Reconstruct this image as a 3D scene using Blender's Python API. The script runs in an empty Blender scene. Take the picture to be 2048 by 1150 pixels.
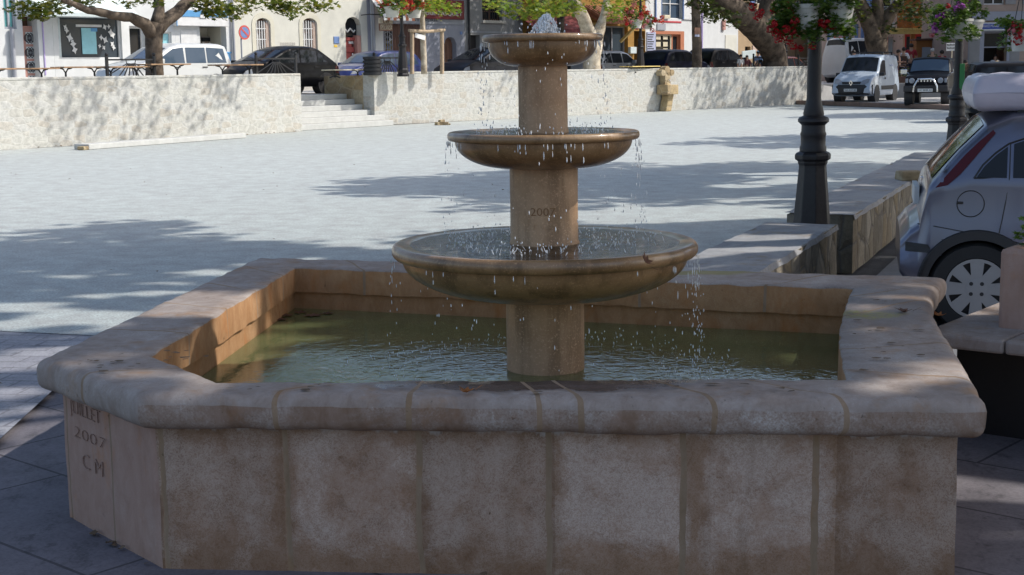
import bpy, math, random
import numpy as np
from mathutils import Vector, Matrix, Euler
SC = bpy.context.scene
COL = SC.collection
rad = math.radians
# ---------------------------------------------------------------- camera, sky, sun, exposure
F = 2850.0; EYE = 1.6; HOR = 140.0
PITCH = math.atan((575 - HOR) / F); ROLL = rad(-0.8)
cam = bpy.data.cameras.new('camera'); cam_ob = bpy.data.objects.new('camera', cam); COL.objects.link(cam_ob)
cam.sensor_width = 36.0; cam.lens = F / 2048 * 36; cam.clip_start = 0.05; cam.clip_end = 3000
CR = Matrix.Rotation(math.pi/2 - PITCH, 3, 'X') @ Matrix.Rotation(ROLL, 3, 'Z')
cam_ob.matrix_world = Matrix.Translation((0, 0, EYE)) @ CR.to_4x4()
SC.camera = cam_ob
SUN_AZ, SUN_EL = 87.0, 45.0           # azimuth clockwise from +Y
w = bpy.data.worlds.new('World'); SC.world = w; w.use_nodes = True
nt = w.node_tree; nt.nodes.clear()
sky = nt.nodes.new('ShaderNodeTexSky'); sky.sky_type = 'NISHITA'; sky.sun_disc = False
sky.sun_elevation = rad(SUN_EL); sky.sun_rotation = rad(SUN_AZ); sky.air_density = 1.0; sky.dust_density = 2.2; sky.ozone_density = 0.8
bg = nt.nodes.new('ShaderNodeBackground'); bg.inputs[1].default_value = 0.15
out = nt.nodes.new('ShaderNodeOutputWorld')
nt.links.new(sky.outputs[0], bg.inputs[0]); nt.links.new(bg.outputs[0], out.inputs[0])
sl = bpy.data.lights.new('sun', 'SUN'); sl.energy = 3.0; sl.angle = rad(0.7); sl.color = (1.0, 0.965, 0.9)
so = bpy.data.objects.new('sun', sl); COL.objects.link(so)
SDIR = Vector((math.sin(rad(SUN_AZ))*math.cos(rad(SUN_EL)), math.cos(rad(SUN_AZ))*math.cos(rad(SUN_EL)), math.sin(rad(SUN_EL))))
so.rotation_euler = SDIR.to_track_quat('Z', 'Y').to_euler(); so.location = (20, 0, 30)
SC.view_settings.view_transform = 'Standard'; SC.view_settings.look = 'None'
SC.view_settings.gamma = 1.0; SC.view_settings.use_curve_mapping = False
SC.view_settings.exposure = 0.45
SC.cycles.max_bounces = 8; SC.cycles.transparent_max_bounces = 12

# ---------------------------------------------------------------- helpers: measuring the photograph
CAM = Vector((0, 0, EYE))
def ray(px, py): return CR @ Vector(((px-1024)/F, -(py-575)/F, -1))
def P(px, py, z=0.0):
    d = ray(px, py); return CAM + d*((z-EYE)/d.z)
def PD(px, py, Y):
    d = ray(px, py); return CAM + d*(Y/d.y)
W0 = Vector((-11.23, 31.75, 0)); UD = Vector((.63, .7766, 0)); ND = Vector((-.7766, .63, 0)); YAW = math.atan2(UD.y, UD.x)
def S(u, v, z=0.0): return W0 + UD*u + ND*v + Vector((0, 0, z))
def WP(px, py, v):                      # point of the street plane v seen at a pixel
    d = ray(px, py); k = (W0 + ND*v - CAM).dot(ND) / d.dot(ND); return CAM + d*k
def UZ(px, py, v):
    q = WP(px, py, v); return (q-W0).dot(UD), q.z

# ---------------------------------------------------------------- helpers: mesh building
def tag(o, label=None, cat=None, group=None, kind=None):
    if label: o['label'] = label
    if cat: o['category'] = cat
    if group: o['group'] = group
    if kind: o['kind'] = kind
    return o
def empty(name, loc=(0,0,0), rz=0, label=None, cat=None, group=None, parent=None):
    o = bpy.data.objects.new(name, None); COL.objects.link(o); o.location = loc; o.rotation_euler = (0,0,rz)
    o.empty_display_size = .2
    if parent: o.parent = parent
    return tag(o, label, cat, group)
class MB:
    def __init__(s): s.v = []; s.f = []; s.m = []; s.mi = 0
    def add(s, vs, fs, mi=None):
        b = len(s.v); s.v += [tuple(x) for x in vs]
        for f in fs: s.f.append([i+b for i in f]); s.m.append(s.mi if mi is None else mi)
        return s
    def box(s, c, d, rz=0, mi=None, rot=None):
        hx, hy, hz = d[0]/2, d[1]/2, d[2]/2
        vs = [Vector((x*hx, y*hy, z*hz)) for z in (-1,1) for y in (-1,1) for x in (-1,1)]
        M = rot if rot is not None else Matrix.Rotation(rz, 3, 'Z')
        vs = [M @ q + Vector(c) for q in vs]
        return s.add(vs, [(0,2,3,1),(4,5,7,6),(0,1,5,4),(2,6,7,3),(0,4,6,2),(1,3,7,5)], mi)
    def bx(s, x0, x1, y0, y1, z0, z1, mi=None):
        return s.box(((x0+x1)/2,(y0+y1)/2,(z0+z1)/2), (x1-x0,y1-y0,z1-z0), 0, mi)
    def bar(s, a, b, w, h=None, mi=None):          # square bar between two points
        a = Vector(a); b = Vector(b); d = b-a; L = d.length
        q = d.to_track_quat('X', 'Z').to_matrix()
        return s.box((a+b)/2, (L, w, h or w), 0, mi, q)
    def tube(s, pts, rs, n=10, mi=None, caps=True):
        pts = [Vector(p) for p in pts]
        if not hasattr(rs, '__len__'): rs = [rs]*len(pts)
        vs = []; up = Vector((0.13, 0.97, 0.2))
        for i, p in enumerate(pts):
            t = (pts[min(i+1, len(pts)-1)] - pts[max(i-1, 0)]).normalized()
            a = t.cross(up)
            if a.length < .05: a = t.cross(Vector((1,0,0)))
            a.normalize(); b = t.cross(a).normalized()
            for k in range(n):
                an = 2*math.pi*k/n; vs.append(p + (a*math.cos(an) + b*math.sin(an))*rs[i])
        fs = [(i*n+k, i*n+(k+1)%n, (i+1)*n+(k+1)%n, (i+1)*n+k) for i in range(len(pts)-1) for k in range(n)]
        if caps: fs += [tuple(range(n))[::-1], tuple((len(pts)-1)*n+k for k in range(n))]
        return s.add(vs, fs, mi)
    def lathe(s, prof, n=48, c=(0,0,0), mi=None, caps=True):
        vs = []; fs = []
        for i, (r, z) in enumerate(prof):
            for k in range(n):
                a = 2*math.pi*k/n
                vs.append((c[0]+r*math.cos(a), c[1]+r*math.sin(a), c[2]+z))
        for i in range(len(prof)-1):
            for k in range(n): fs.append((i*n+k, i*n+(k+1)%n, (i+1)*n+(k+1)%n, (i+1)*n+k))
        if caps and prof[0][0] > 1e-6: fs.append(tuple(range(n))[::-1])
        if caps and prof[-1][0] > 1e-6: fs.append(tuple((len(prof)-1)*n+k for k in range(n)))
        return s.add(vs, fs, mi)
    def prism(s, poly, z0, z1, mi=None):
        n = len(poly)
        vs = [(p[0],p[1],z0) for p in poly] + [(p[0],p[1],z1) for p in poly]
        fs = [tuple(range(n))[::-1], tuple(range(n, 2*n))] + [(k,(k+1)%n,n+(k+1)%n,n+k) for k in range(n)]
        return s.add(vs, fs, mi)
    def plate(s, poly, y0, y1, mi=None):            # x,z polygon extruded along y (y0 is the front)
        n = len(poly)
        vs = [(p[0],y0,p[1]) for p in poly] + [(p[0],y1,p[1]) for p in poly]
        fs = [tuple(range(n)), tuple(range(n, 2*n))[::-1]] + [(k,n+k,n+(k+1)%n,(k+1)%n) for k in range(n)]
        return s.add(vs, fs, mi)
    def ball(s, c, r, nu=10, nv=7, mi=None):
        rr = r if hasattr(r, '__len__') else (r, r, r)
        vs = [(c[0],c[1],c[2]-rr[2])]; fs = []
        for j in range(1, nv):
            t = -math.pi/2 + math.pi*j/nv
            for k in range(nu):
                a = 2*math.pi*k/nu
                vs.append((c[0]+rr[0]*math.cos(t)*math.cos(a), c[1]+rr[1]*math.cos(t)*math.sin(a), c[2]+rr[2]*math.sin(t)))
        vs.append((c[0],c[1],c[2]+rr[2])); T = len(vs)-1
        for k in range(nu): fs.append((0, 1+(k+1)%nu, 1+k)); fs.append((T, T-nu+k, T-nu+(k+1)%nu))
        for j in range(nv-2):
            for k in range(nu): fs.append((1+j*nu+k, 1+j*nu+(k+1)%nu, 1+(j+1)*nu+(k+1)%nu, 1+(j+1)*nu+k))
        return s.add(vs, fs, mi)
    def build(s, name, mats, parent=None, smooth=None, bevel=0, seg=2, sub=0):
        me = bpy.data.meshes.new(name); me.from_pydata(s.v, [], s.f)
        for m in (mats if isinstance(mats, (list, tuple)) else [mats]): me.materials.append(m)
        me.polygons.foreach_set('material_index', s.m)
        if smooth is not None:
            me.shade_smooth()
            if smooth < 180: me.set_sharp_from_angle(angle=rad(smooth))
        me.update()
        o = bpy.data.objects.new(name, me); COL.objects.link(o)
        if parent: o.parent = parent
        if bevel:
            b = o.modifiers.new('bevel', 'BEVEL'); b.width = bevel; b.segments = seg; b.limit_method = 'ANGLE'; b.angle_limit = rad(40)
        return o
def copy_tree(o, parent=None):
    c = o.copy(); COL.objects.link(c)
    if parent: c.parent = parent
    for ch in list(o.children): copy_tree(ch, c)
    return c
def text(name, body, size, mat, parent, M, depth=.004, align='CENTER', squeeze=None, warp=None, sx=1.0, thin=0.0):
    cu = bpy.data.curves.new(name, 'FONT'); cu.body = body; cu.size = size; cu.align_x = align; cu.align_y = 'CENTER'; cu.extrude = depth/2
    cu.resolution_u = 3; cu.offset = -thin
    tmp = bpy.data.objects.new('t', cu); COL.objects.link(tmp)
    dg = bpy.context.evaluated_depsgraph_get()
    me = bpy.data.meshes.new_from_object(tmp.evaluated_get(dg)); bpy.data.objects.remove(tmp); bpy.data.curves.remove(cu)
    if squeeze or sx != 1.0:
        xs = [v.co.x for v in me.vertices] or [0]; k = squeeze/max(max(xs)-min(xs), 1e-6) if squeeze else sx
        for v in me.vertices: v.co.x *= k
    if warp:
        for v in me.vertices: v.co = warp(v.co)
    else: me.transform(M)
    me.materials.clear(); me.materials.append(mat)
    o = bpy.data.objects.new(name, me); COL.objects.link(o)
    if parent: o.parent = parent
    return o
def face_m(x, y, z):   # text lying on a facade: local x right, up = z, facing -y
    return Matrix.Translation((x, y, z)) @ Matrix.Rotation(math.pi/2, 4, 'X')

# ---------------------------------------------------------------- materials
class NT:
    def __init__(s, name):
        s.m = bpy.data.materials.new(name); s.m.use_nodes = True; s.t = s.m.node_tree; s.t.nodes.clear()
        s.out = s.n('ShaderNodeOutputMaterial'); s.b = s.n('ShaderNodeBsdfPrincipled'); s.l(s.b.outputs[0], s.out.inputs[0])
        s._tc = None
    def n(s, ty, **kw):
        q = s.t.nodes.new(ty)
        for k, v in kw.items(): setattr(q, k, v)
        return q
    def l(s, a, b): s.t.links.new(a, b)
    def co(s, scale=(1,1,1), kind='Object', rot=(0,0,0)):
        if not s._tc: s._tc = s.n('ShaderNodeTexCoord')
        mp = s.n('ShaderNodeMapping'); mp.inputs['Scale'].default_value = scale; mp.inputs['Rotation'].default_value = rot
        s.l(s._tc.outputs[kind], mp.inputs[0]); return mp.outputs[0]
    def noise(s, scale, detail=5, rough=.6, co=None, dist=0.0):
        q = s.n('ShaderNodeTexNoise'); q.inputs['Scale'].default_value = scale; q.inputs['Detail'].default_value = detail
        q.inputs['Roughness'].default_value = rough; q.inputs['Distortion'].default_value = dist
        s.l(co if co is not None else s.co(), q.inputs['Vector']); return q.outputs['Fac']
    def ramp(s, fac, stops):
        q = s.n('ShaderNodeValToRGB'); cr = q.color_ramp
        while len(cr.elements) < len(stops): cr.elements.new(.5)
        for e, (p, c) in zip(cr.elements, stops):
            e.position = p; e.color = (c if hasattr(c, '__len__') else (c, c, c)) + (1,) if not hasattr(c, '__len__') or len(c) == 3 else c
        s.l(fac, q.inputs[0]); return q.outputs[0]
    def mix(s, fac, a, b, mode='MIX'):
        q = s.n('ShaderNodeMix', data_type='RGBA', blend_type=mode)
        for src, inp in ((fac, q.inputs[0]), (a, q.inputs[6]), (b, q.inputs[7])):
            if isinstance(src, (int, float)): inp.default_value = src
            elif isinstance(src, tuple): inp.default_value = src + (1,)
            else: s.l(src, inp)
        return q.outputs[2]
    def math(s, op, a, b=0.0):
        q = s.n('ShaderNodeMath', operation=op)
        for src, inp in ((a, q.inputs[0]), (b, q.inputs[1])):
            if isinstance(src, (int, float)): inp.default_value = src
            else: s.l(src, inp)
        return q.outputs[0]
    def bump(s, h, strength=.3, dist=.01):
        q = s.n('ShaderNodeBump'); q.inputs['Strength'].default_value = strength; q.inputs['Distance'].default_value = dist
        s.l(h, q.inputs['Height']); s.l(q.outputs[0], s.b.inputs['Normal']); return q
    def base(s, c):
        if isinstance(c, tuple): s.b.inputs['Base Color'].default_value = c + (1,)
        else: s.l(c, s.b.inputs['Base Color'])
    def set(s, **kw):
        for k, v in kw.items():
            i = s.b.inputs[k.replace('_', ' ')]
            if isinstance(v, (int, float)): i.default_value = v
            else: s.l(v, i)
        return s
def plain(name, c, rough=.6, var=.18, scale=6, metal=0.0, bump=0.0, bscale=60, spec=.5, coat=0.0):
    t = NT(name); lo = tuple(x*(1-var) for x in c); hi = tuple(min(1, x*(1+var)) for x in c)
    t.base(t.ramp(t.noise(scale, 6, .65), [(.3, lo), (.7, hi)]) if var else c)
    t.set(Roughness=rough, Metallic=metal, Specular_IOR_Level=spec, Coat_Weight=coat)
    if bump: t.bump(t.noise(bscale, 4), bump, .01)
    return t.m

def m_gravel():
    t = NT('gravel'); c = t.co()
    big = t.noise(.35, 5, .6, c); mid = t.noise(3.5, 6, .7, c); fin = t.noise(60, 3, .7, c)
    a = t.ramp(big, [(.3, (.48,.525,.505)), (.7, (.51,.56,.535))])
    b = t.mix(t.ramp(mid, [(.40, 0.0), (.66, .6)]), a, (.31,.30,.295))
    d = t.mix(t.ramp(fin, [(.40, .6), (.56, 0.0)]), b, (.26,.245,.24))
    t.base(d); t.set(Roughness=.95, Specular_IOR_Level=.2); t.bump(t.mix(.5, fin, mid), .5, .012); return t.m
def m_blocks(name, bw, bh, c1, c2, mortar, ms=.012, wob=.02, rot=0.0):
    t = NT(name); c = t.co(rot=(0, 0, rot))
    nz = t.n('ShaderNodeTexNoise'); nz.inputs['Scale'].default_value = 2.5; t.l(c, nz.inputs['Vector'])
    mx = t.n('ShaderNodeVectorMath', operation='MULTIPLY_ADD'); t.l(nz.outputs['Color'], mx.inputs[0]); mx.inputs[1].default_value = (wob,)*3; t.l(c, mx.inputs[2])
    br = t.n('ShaderNodeTexBrick'); t.l(mx.outputs[0], br.inputs['Vector'])
    br.inputs['Color1'].default_value = c1+(1,); br.inputs['Color2'].default_value = c2+(1,); br.inputs['Mortar'].default_value = mortar+(1,)
    br.inputs['Scale'].default_value = 1; br.inputs['Mortar Size'].default_value = ms; br.inputs['Mortar Smooth'].default_value = .3
    br.inputs['Brick Width'].default_value = bw; br.inputs['Row Height'].default_value = bh
    v = t.ramp(t.noise(4, 6, .7, c), [(.3, .72), (.7, 1.1)])
    f = t.math('MULTIPLY', t.ramp(t.noise(70, 3, .7, c), [(.35, .75), (.6, 1.0)]), t.ramp(t.noise(7, 6, .75, t.co((1.7,1,1))), [(.54, 1.0), (.66, .6)]))
    t.base(t.mix(1.0, t.mix(1.0, br.outputs['Color'], v, 'MULTIPLY'), f, 'MULTIPLY'))
    t.set(Roughness=.85); t.bump(t.mix(.35, br.outputs['Fac'], t.noise(25, 5, .7, c)), -.4, .012); return t.m
def m_rubble(name, cols, mortar, sx=2.2, sz=3.4, bump=.8):     # irregular coursed stone for walls built in their own x/z frame
    t = NT(name); c = t.co((1,1,1))
    nz = t.n('ShaderNodeTexNoise'); nz.inputs['Scale'].default_value = 3.0; t.l(c, nz.inputs['Vector'])
    mx = t.n('ShaderNodeVectorMath', operation='MULTIPLY_ADD'); t.l(nz.outputs['Color'], mx.inputs[0]); mx.inputs[1].default_value = (.10,)*3; t.l(c, mx.inputs[2])
    mp = t.n('ShaderNodeMapping'); mp.inputs['Scale'].default_value = (sx, sx, sz); t.l(mx.outputs[0], mp.inputs[0])
    v1 = t.n('ShaderNodeTexVoronoi', feature='F1', distance='CHEBYCHEV'); v1.inputs['Randomness'].default_value = .75; v1.inputs['Scale'].default_value = 1; t.l(mp.outputs[0], v1.inputs['Vector'])
    v2 = t.n('ShaderNodeTexVoronoi', feature='DISTANCE_TO_EDGE'); v2.inputs['Randomness'].default_value = .75; v2.inputs['Scale'].default_value = 1; t.l(mp.outputs[0], v2.inputs['Vector'])
    sep = t.n('ShaderNodeSeparateColor'); t.l(v1.outputs['Color'], sep.inputs[0])
    stone = t.ramp(sep.outputs[0], [(i/(len(cols)-1), q) for i, q in enumerate(cols)])
    stone = t.mix(1.0, stone, t.ramp(t.noise(9, 7, .75, c), [(.3, .65), (.7, 1.15)]), 'MULTIPLY')
    e = t.ramp(v2.outputs['Distance'], [(.015, .8), (.06, 0.0)])
    t.base(t.mix(e, stone, mortar)); t.set(Roughness=.92, Specular_IOR_Level=.2)
    h = t.mix(.4, t.ramp(v2.outputs['Distance'], [(0.0, 0.0), (.14, 1.0)]), t.noise(22, 6, .75, c))
    t.bump(h, bump, .03); return t.m
def m_crust(name, dark, mid, light, lo=.44, hi=.60, amt=1.0):           # weathered limestone with a pale lime crust
    t = NT(name); c = t.co()
    cs = t.co((1, 1, .55))
    big = t.noise(2.6, 6, .62, c, .6); spk = t.mix(.5, t.noise(55, 4, .8, c), t.noise(150, 2, .6, c)); med = t.noise(15, 7, .72, cs, .4)
    a = t.ramp(med, [(.32, dark), (.66, mid)])
    a = t.mix(t.ramp(t.noise(5, 5, .7, cs), [(.54, 0.0), (.7, .75)]), a, (dark[0]*1.25, dark[1]*.95, dark[2]*.6))
    patch = t.math('MULTIPLY', t.ramp(big, [(lo, 0.0), (hi, 1.0)]), t.ramp(spk, [(.38, .2), (.60, 1.0)]))
    patch = t.math('MULTIPLY', patch, amt)
    patch = t.math('ADD', patch, t.math('MULTIPLY', t.ramp(spk, [(.60, 0.0), (.68, .45)]), t.ramp(med, [(.4, 0.0), (.6, 1.0)])))
    a = t.mix(patch, a, light)
    pit = t.noise(34, 4, .7, c)
    a = t.mix(t.ramp(pit, [(.27, .7), (.33, 0.0)]), a, (dark[0]*.4, dark[1]*.4, dark[2]*.4))
    t.base(a); t.set(Roughness=.85, Specular_IOR_Level=.3)
    t.bump(t.mix(.5, t.mix(.5, med, spk), t.ramp(pit, [(.25, 0.0), (.36, 1.0)])), .55, .008); return t.m
def m_wet(name, c1, c2, rough=.35):
    t = NT(name); c = t.co(); cs = t.co((1,1,.12))
    a = t.ramp(t.noise(5, 6, .65, c), [(.3, c1), (.7, c2)])
    a = t.mix(t.ramp(t.noise(9, 5, .6, cs), [(.47, 0.0), (.62, .75)]), a, (c1[0]*.55, c1[1]*.55, c1[2]*.5))
    a = t.mix(t.ramp(t.noise(110, 3, .7, c), [(.55, 0.0), (.68, .5)]), a, (c2[0]*1.5, c2[1]*1.5, c2[2]*1.6))
    t.base(a); t.set(Roughness=t.ramp(t.noise(7, 4, .6, c), [(.3, rough), (.7, rough+.35)]), Specular_IOR_Level=.5, Coat_Weight=.45 if rough < .4 else .1, Coat_Roughness=.08)
    t.bump(t.noise(60, 5, .7, c), .3, .006); return t.m
def m_leaf(name, c1, c2, c3, trans=.35):
    t = NT(name); g = t.n('ShaderNodeNewGeometry')
    col = t.ramp(g.outputs['Random Per Island'], [(0, c1), (.55, c2), (1, c3)])
    t.base(col); t.set(Roughness=.5, Specular_IOR_Level=.35)
    tr = t.n('ShaderNodeBsdfTranslucent'); t.l(t.mix(1.0, col, (1.5, 1.7, .6), 'MULTIPLY'), tr.inputs[0])
    ms = t.n('ShaderNodeMixShader'); ms.inputs[0].default_value = trans
    t.l(t.b.outputs[0], ms.inputs[1]); t.l(tr.outputs[0], ms.inputs[2]); t.l(ms.outputs[0], t.out.inputs[0]); return t.m
def m_water(name, tint, rough, scale, strength, dist=.02, extra=None):
    t = NT(name); c = t.co()
    h = t.mix(.45, t.noise(scale, 5, .6, c, .8), t.noise(scale*3.3, 4, .6, c, .5))
    t.bump(h, strength, dist); nrm = t.b.inputs['Normal'].links[0].from_socket
    gl = t.n('ShaderNodeBsdfGlossy'); gl.inputs['Roughness'].default_value = rough; t.l(nrm, gl.inputs['Normal'])
    tp = t.n('ShaderNodeBsdfTransparent'); tp.inputs[0].default_value = tint + (1,)
    fr = t.n('ShaderNodeFresnel'); fr.inputs['IOR'].default_value = 1.33; t.l(nrm, fr.inputs['Normal'])
    ms = t.n('ShaderNodeMixShader'); t.l(fr.outputs[0], ms.inputs[0]); t.l(tp.outputs[0], ms.inputs[1]); t.l(gl.outputs[0], ms.inputs[2])
    t.l(ms.outputs[0], t.out.inputs[0]); return t.m
def m_glass(name, c, rough=.06):
    t = NT(name); t.base(c); t.set(Roughness=rough, Specular_IOR_Level=.28); return t.m
def m_paint(name, c, flake=0.0, rough=.3, coat=.5):
    t = NT(name); t.base(t.ramp(t.noise(1.8, 3), [(.3, tuple(x*.9 for x in c)), (.7, c)]))
    t.set(Roughness=rough, Metallic=flake, Coat_Weight=coat, Coat_Roughness=.06, Specular_IOR_Level=.5 if coat > .3 else .15); return t.m
def m_bark(name, c1, c2):
    t = NT(name); c = t.co()
    a = t.ramp(t.noise(3.5, 6, .65, c), [(.36, c1), (.52, c2), (.7, tuple(x*1.5 for x in c2))])
    t.base(a); t.set(Roughness=.9, Specular_IOR_Level=.2); t.bump(t.noise(14, 6, .7, t.co((1,1,.3))), .7, .03); return t.m
def m_tile(name, c1, c2):
    t = NT(name); c = t.co(); wv = t.n('ShaderNodeTexWave', wave_type='BANDS', bands_direction='X'); wv.inputs['Scale'].default_value = 2.6; t.l(c, wv.inputs['Vector'])
    t.base(t.mix(t.noise(6, 5, .7, c), c1, c2)); t.set(Roughness=.85); t.bump(wv.outputs['Fac'], 1.0, .05); return t.m

M = {}
M['gravel'] = m_gravel()
M['ground'] = plain('worn_asphalt', (.10,.10,.105), .9, .25, 2.0, bump=.5, bscale=90)
M['slab'] = m_blocks('pavement_slabs', 1.15, .62, (.165,.148,.165), (.20,.18,.195), (.07,.062,.068), .008, .01, rad(41))
M['paver'] = m_blocks('grey_pavers', .26, .16, (.31,.305,.34), (.38,.375,.40), (.24,.23,.25), .009, .012, rad(8))
M['earth'] = plain('terrace_earth', (.40,.36,.31), .95, .2, 3, bump=.4)
M['road'] = plain('road_asphalt', (.19,.19,.20), .9, .2, 1.5, bump=.3, bscale=120)
M['roadr'] = plain('dusty_road', (.42,.41,.40), .9, .15, 1.5, bump=.3, bscale=120)
M['wall'] = m_rubble('pale_rubble', [(.53,.52,.47), (.55,.545,.50), (.52,.485,.42), (.56,.555,.52), (.53,.525,.49)], (.545,.54,.50), 3.0, 6.2, .22)
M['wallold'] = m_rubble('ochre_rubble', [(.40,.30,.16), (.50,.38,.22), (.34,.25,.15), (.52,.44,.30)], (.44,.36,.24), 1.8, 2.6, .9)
M['lowwall'] = m_rubble('rough_rubble', [(.26,.22,.16), (.36,.31,.24), (.20,.17,.13), (.32,.25,.16), (.40,.36,.30)], (.17,.15,.13), 4.2, 3.0, 1.0)
M['lowtop'] = m_crust('wall_top_stone', (.24,.235,.24), (.34,.335,.34), (.44,.43,.42), .42, .62, .7)
M['step'] = plain('step_stone', (.50,.50,.475), .85, .1, 5, bump=.3)
M['kerb'] = plain('kerb_stone', (.22,.15,.12), .85, .2, 4, bump=.4)
def m_panel():                            # weathered front slabs: brown rims, pale limy centres with fine worm-like crazing
    t = NT('crusted_front_slabs'); c = t.co(); sx = t.n('ShaderNodeSeparateXYZ'); t.l(c, sx.inputs[0])
    big = t.noise(4.6, 6, .66, c, .5); med = t.noise(13, 6, .7, c, .4); n1 = t.noise(62, 2, .5, c, 1.4); n2 = t.noise(115, 2, .5, c, .8)
    fx = t.math('ABSOLUTE', t.math('SUBTRACT', t.math('FRACT', t.math('DIVIDE', t.math('SUBTRACT', sx.outputs[0], -.76), .4446)), .5))      # .5 at a joint, 0 mid panel
    z = sx.outputs[2]
    rim = t.math('MAXIMUM', t.ramp(fx, [(.37, 0.0), (.485, .9)]), t.ramp(z, [(.0, 1.0), (.11, 0.0)]))
    rim = t.math('MAXIMUM', rim, t.ramp(z, [(.38, 0.0), (.46, .55)]))
    m = t.math('SUBTRACT', t.math('ADD', t.ramp(big, [(.38, .0), (.62, 1.0)]), .14), t.math('MULTIPLY', rim, .75))
    m = t.math('MAXIMUM', m, 0.06)
    a = t.ramp(med, [(.30, (.185,.10,.055)), (.50, (.30,.185,.122)), (.70, (.375,.262,.20))])
    a = t.mix(t.math('MULTIPLY', rim, .55), a, (.195,.11,.055))
    w1 = t.ramp(n1, [(.43, 0.0), (.485, 1.0), (.515, 1.0), (.57, 0.0)]); w2 = t.ramp(n2, [(.44, 0.0), (.49, 1.0), (.52, 1.0), (.57, 0.0)])
    worm = t.math('MAXIMUM', t.math('MULTIPLY', w1, .8), t.math('MULTIPLY', w2, .7))
    a = t.mix(t.math('MULTIPLY', m, .52), a, (.425,.335,.285))
    a = t.mix(t.math('MULTIPLY', worm, t.math('MINIMUM', t.math('ADD', t.math('MULTIPLY', m, .62), .12), .6)), a, (.60,.51,.44))
    pit = t.ramp(t.noise(30, 4, .7, c), [(.25, .8), (.32, 0.0)]); a = t.mix(pit, a, (.09,.055,.03))
    pid = t.n('ShaderNodeTexWhiteNoise', noise_dimensions='1D'); t.l(t.math('FLOOR', t.math('DIVIDE', t.math('SUBTRACT', sx.outputs[0], -.76), .4446)), pid.inputs['W'])
    a = t.mix(1.0, a, t.ramp(pid.outputs['Value'], [(0, (.84,.80,.76)), (.5, (1.0,.97,.95)), (1, (1.12,1.12,1.12))]), 'MULTIPLY')
    run = t.ramp(t.noise(16, 5, .6, t.co((1,1,.09))), [(.58, 0.0), (.68, .22)]); a = t.mix(run, a, (.16,.095,.05))
    lime = t.math('MULTIPLY', t.ramp(t.math('ADD', z, t.math('MULTIPLY', t.noise(14, 4, .7, t.co((1,1,.35))), .10)), [(.495, 0.0), (.51, 1.0)]), .7)
    a = t.mix(lime, a, (.50,.47,.45)); t.base(a); t.set(Roughness=.85, Specular_IOR_Level=.25)
    t.bump(t.mix(.5, t.mix(.5, med, worm), pit), .5, .006); return t.m
M['crust'] = m_panel()
M['side'] = m_crust('pink_limestone', (.34,.21,.16), (.42,.28,.225), (.48,.38,.335), .50, .72, .5)
t = None
def m_coping():
    m = m_crust('coping_limestone', (.25,.19,.155), (.36,.30,.265), (.48,.44,.415), .46, .66, .7); nt_ = m.node_tree; b = [q for q in nt_.nodes if q.type == 'BSDF_PRINCIPLED'][0]
    T = NT.__new__(NT); T.m, T.t, T.b, T._tc = m, nt_, b, None; col = b.inputs['Base Color'].links[0].from_socket; c = T.co()
    nz = T.noise(3.2, 5, .65, c)
    def blob(ctr, size, lo, hi):                                  # soft uneven stain with its own place on the stone
        vm = T.n('ShaderNodeVectorMath', operation='SUBTRACT'); T.l(c, vm.inputs[0]); vm.inputs[1].default_value = ctr
        vd = T.n('ShaderNodeVectorMath', operation='DIVIDE'); T.l(vm.outputs[0], vd.inputs[0]); vd.inputs[1].default_value = size
        ln = T.n('ShaderNodeVectorMath', operation='LENGTH'); T.l(vd.outputs[0], ln.inputs[0])
        return T.ramp(T.math('ADD', ln.outputs['Value'], T.math('MULTIPLY', T.math('SUBTRACT', nz, .5), 1.6)), [(lo, 1.0), (hi, 0.0)])
    wet = blob((.12, 4.62, .58), (.62, .17, .10), .72, .98)
    wet2 = blob((1.62, 6.1, .58), (.30, .75, .12), .6, 1.0)
    w_ = T.math('MAXIMUM', wet, T.math('MULTIPLY', wet2, .55))
    col = T.mix(T.math('MULTIPLY', w_, .8), col, (.075,.05,.045))
    lime = blob((-.775, 4.42, .515), (.016, .05, .055), .55, .8); col = T.mix(T.math('MULTIPLY', lime, .8), col, (.55,.53,.52))
    moss = T.math('MULTIPLY', blob((1.47, 5.82, .58), (.20, .13, .1), .55, .95), T.ramp(T.noise(40, 4, .7, c), [(.4, .1), (.6, .9)]))
    moss2 = T.math('MULTIPLY', blob((.95, 7.1, .58), (.35, .1, .1), .55, .95), .6)
    col = T.mix(T.math('MAXIMUM', moss, moss2), col, (.28,.25,.04)); T.base(col)
    T.l(T.ramp(w_, [(0, .85), (1, .22)]), b.inputs['Roughness']); return m
M['cop'] = m_coping()
M['bull'] = m_crust('bullnose_stone', (.185,.11,.066), (.28,.195,.15), (.50,.46,.43), .40, .62, .8)
M['mortar'] = m_crust('mortar', (.23,.155,.095), (.305,.215,.145), (.38,.30,.23), .5, .7, .5)
M['inner'] = m_crust('ochre_inner_stone', (.29,.145,.062), (.42,.235,.115), (.50,.35,.21), .52, .75, .5)
M['wetstone'] = m_wet('wet_ochre_stone', (.215,.118,.05), (.35,.21,.10), .28)
M['colstone'] = m_wet('damp_ochre_stone', (.33,.19,.098), (.47,.30,.17), .5)
M['poolbed'] = plain('algae_bed', (.42,.40,.10), .9, .45, 3)
M['water'] = m_water('pool_water', (.60,.66,.42), .015, 8, .26, .03)
M['bowlwater'] = m_water('bowl_water', (.62,.60,.55), .02, 22, .5, .008)
t = NT('water_drop'); t.base((.96,.97,.98)); t.set(Roughness=.1, Transmission_Weight=.3, IOR=1.33); M['drop'] = t.m
t = NT('white_water'); t.base((.97,.97,.97)); t.set(Roughness=.3, Transmission_Weight=.0, IOR=1.33); t.bump(t.noise(90, 3), .8, .01); M['foam'] = t.m
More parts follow.
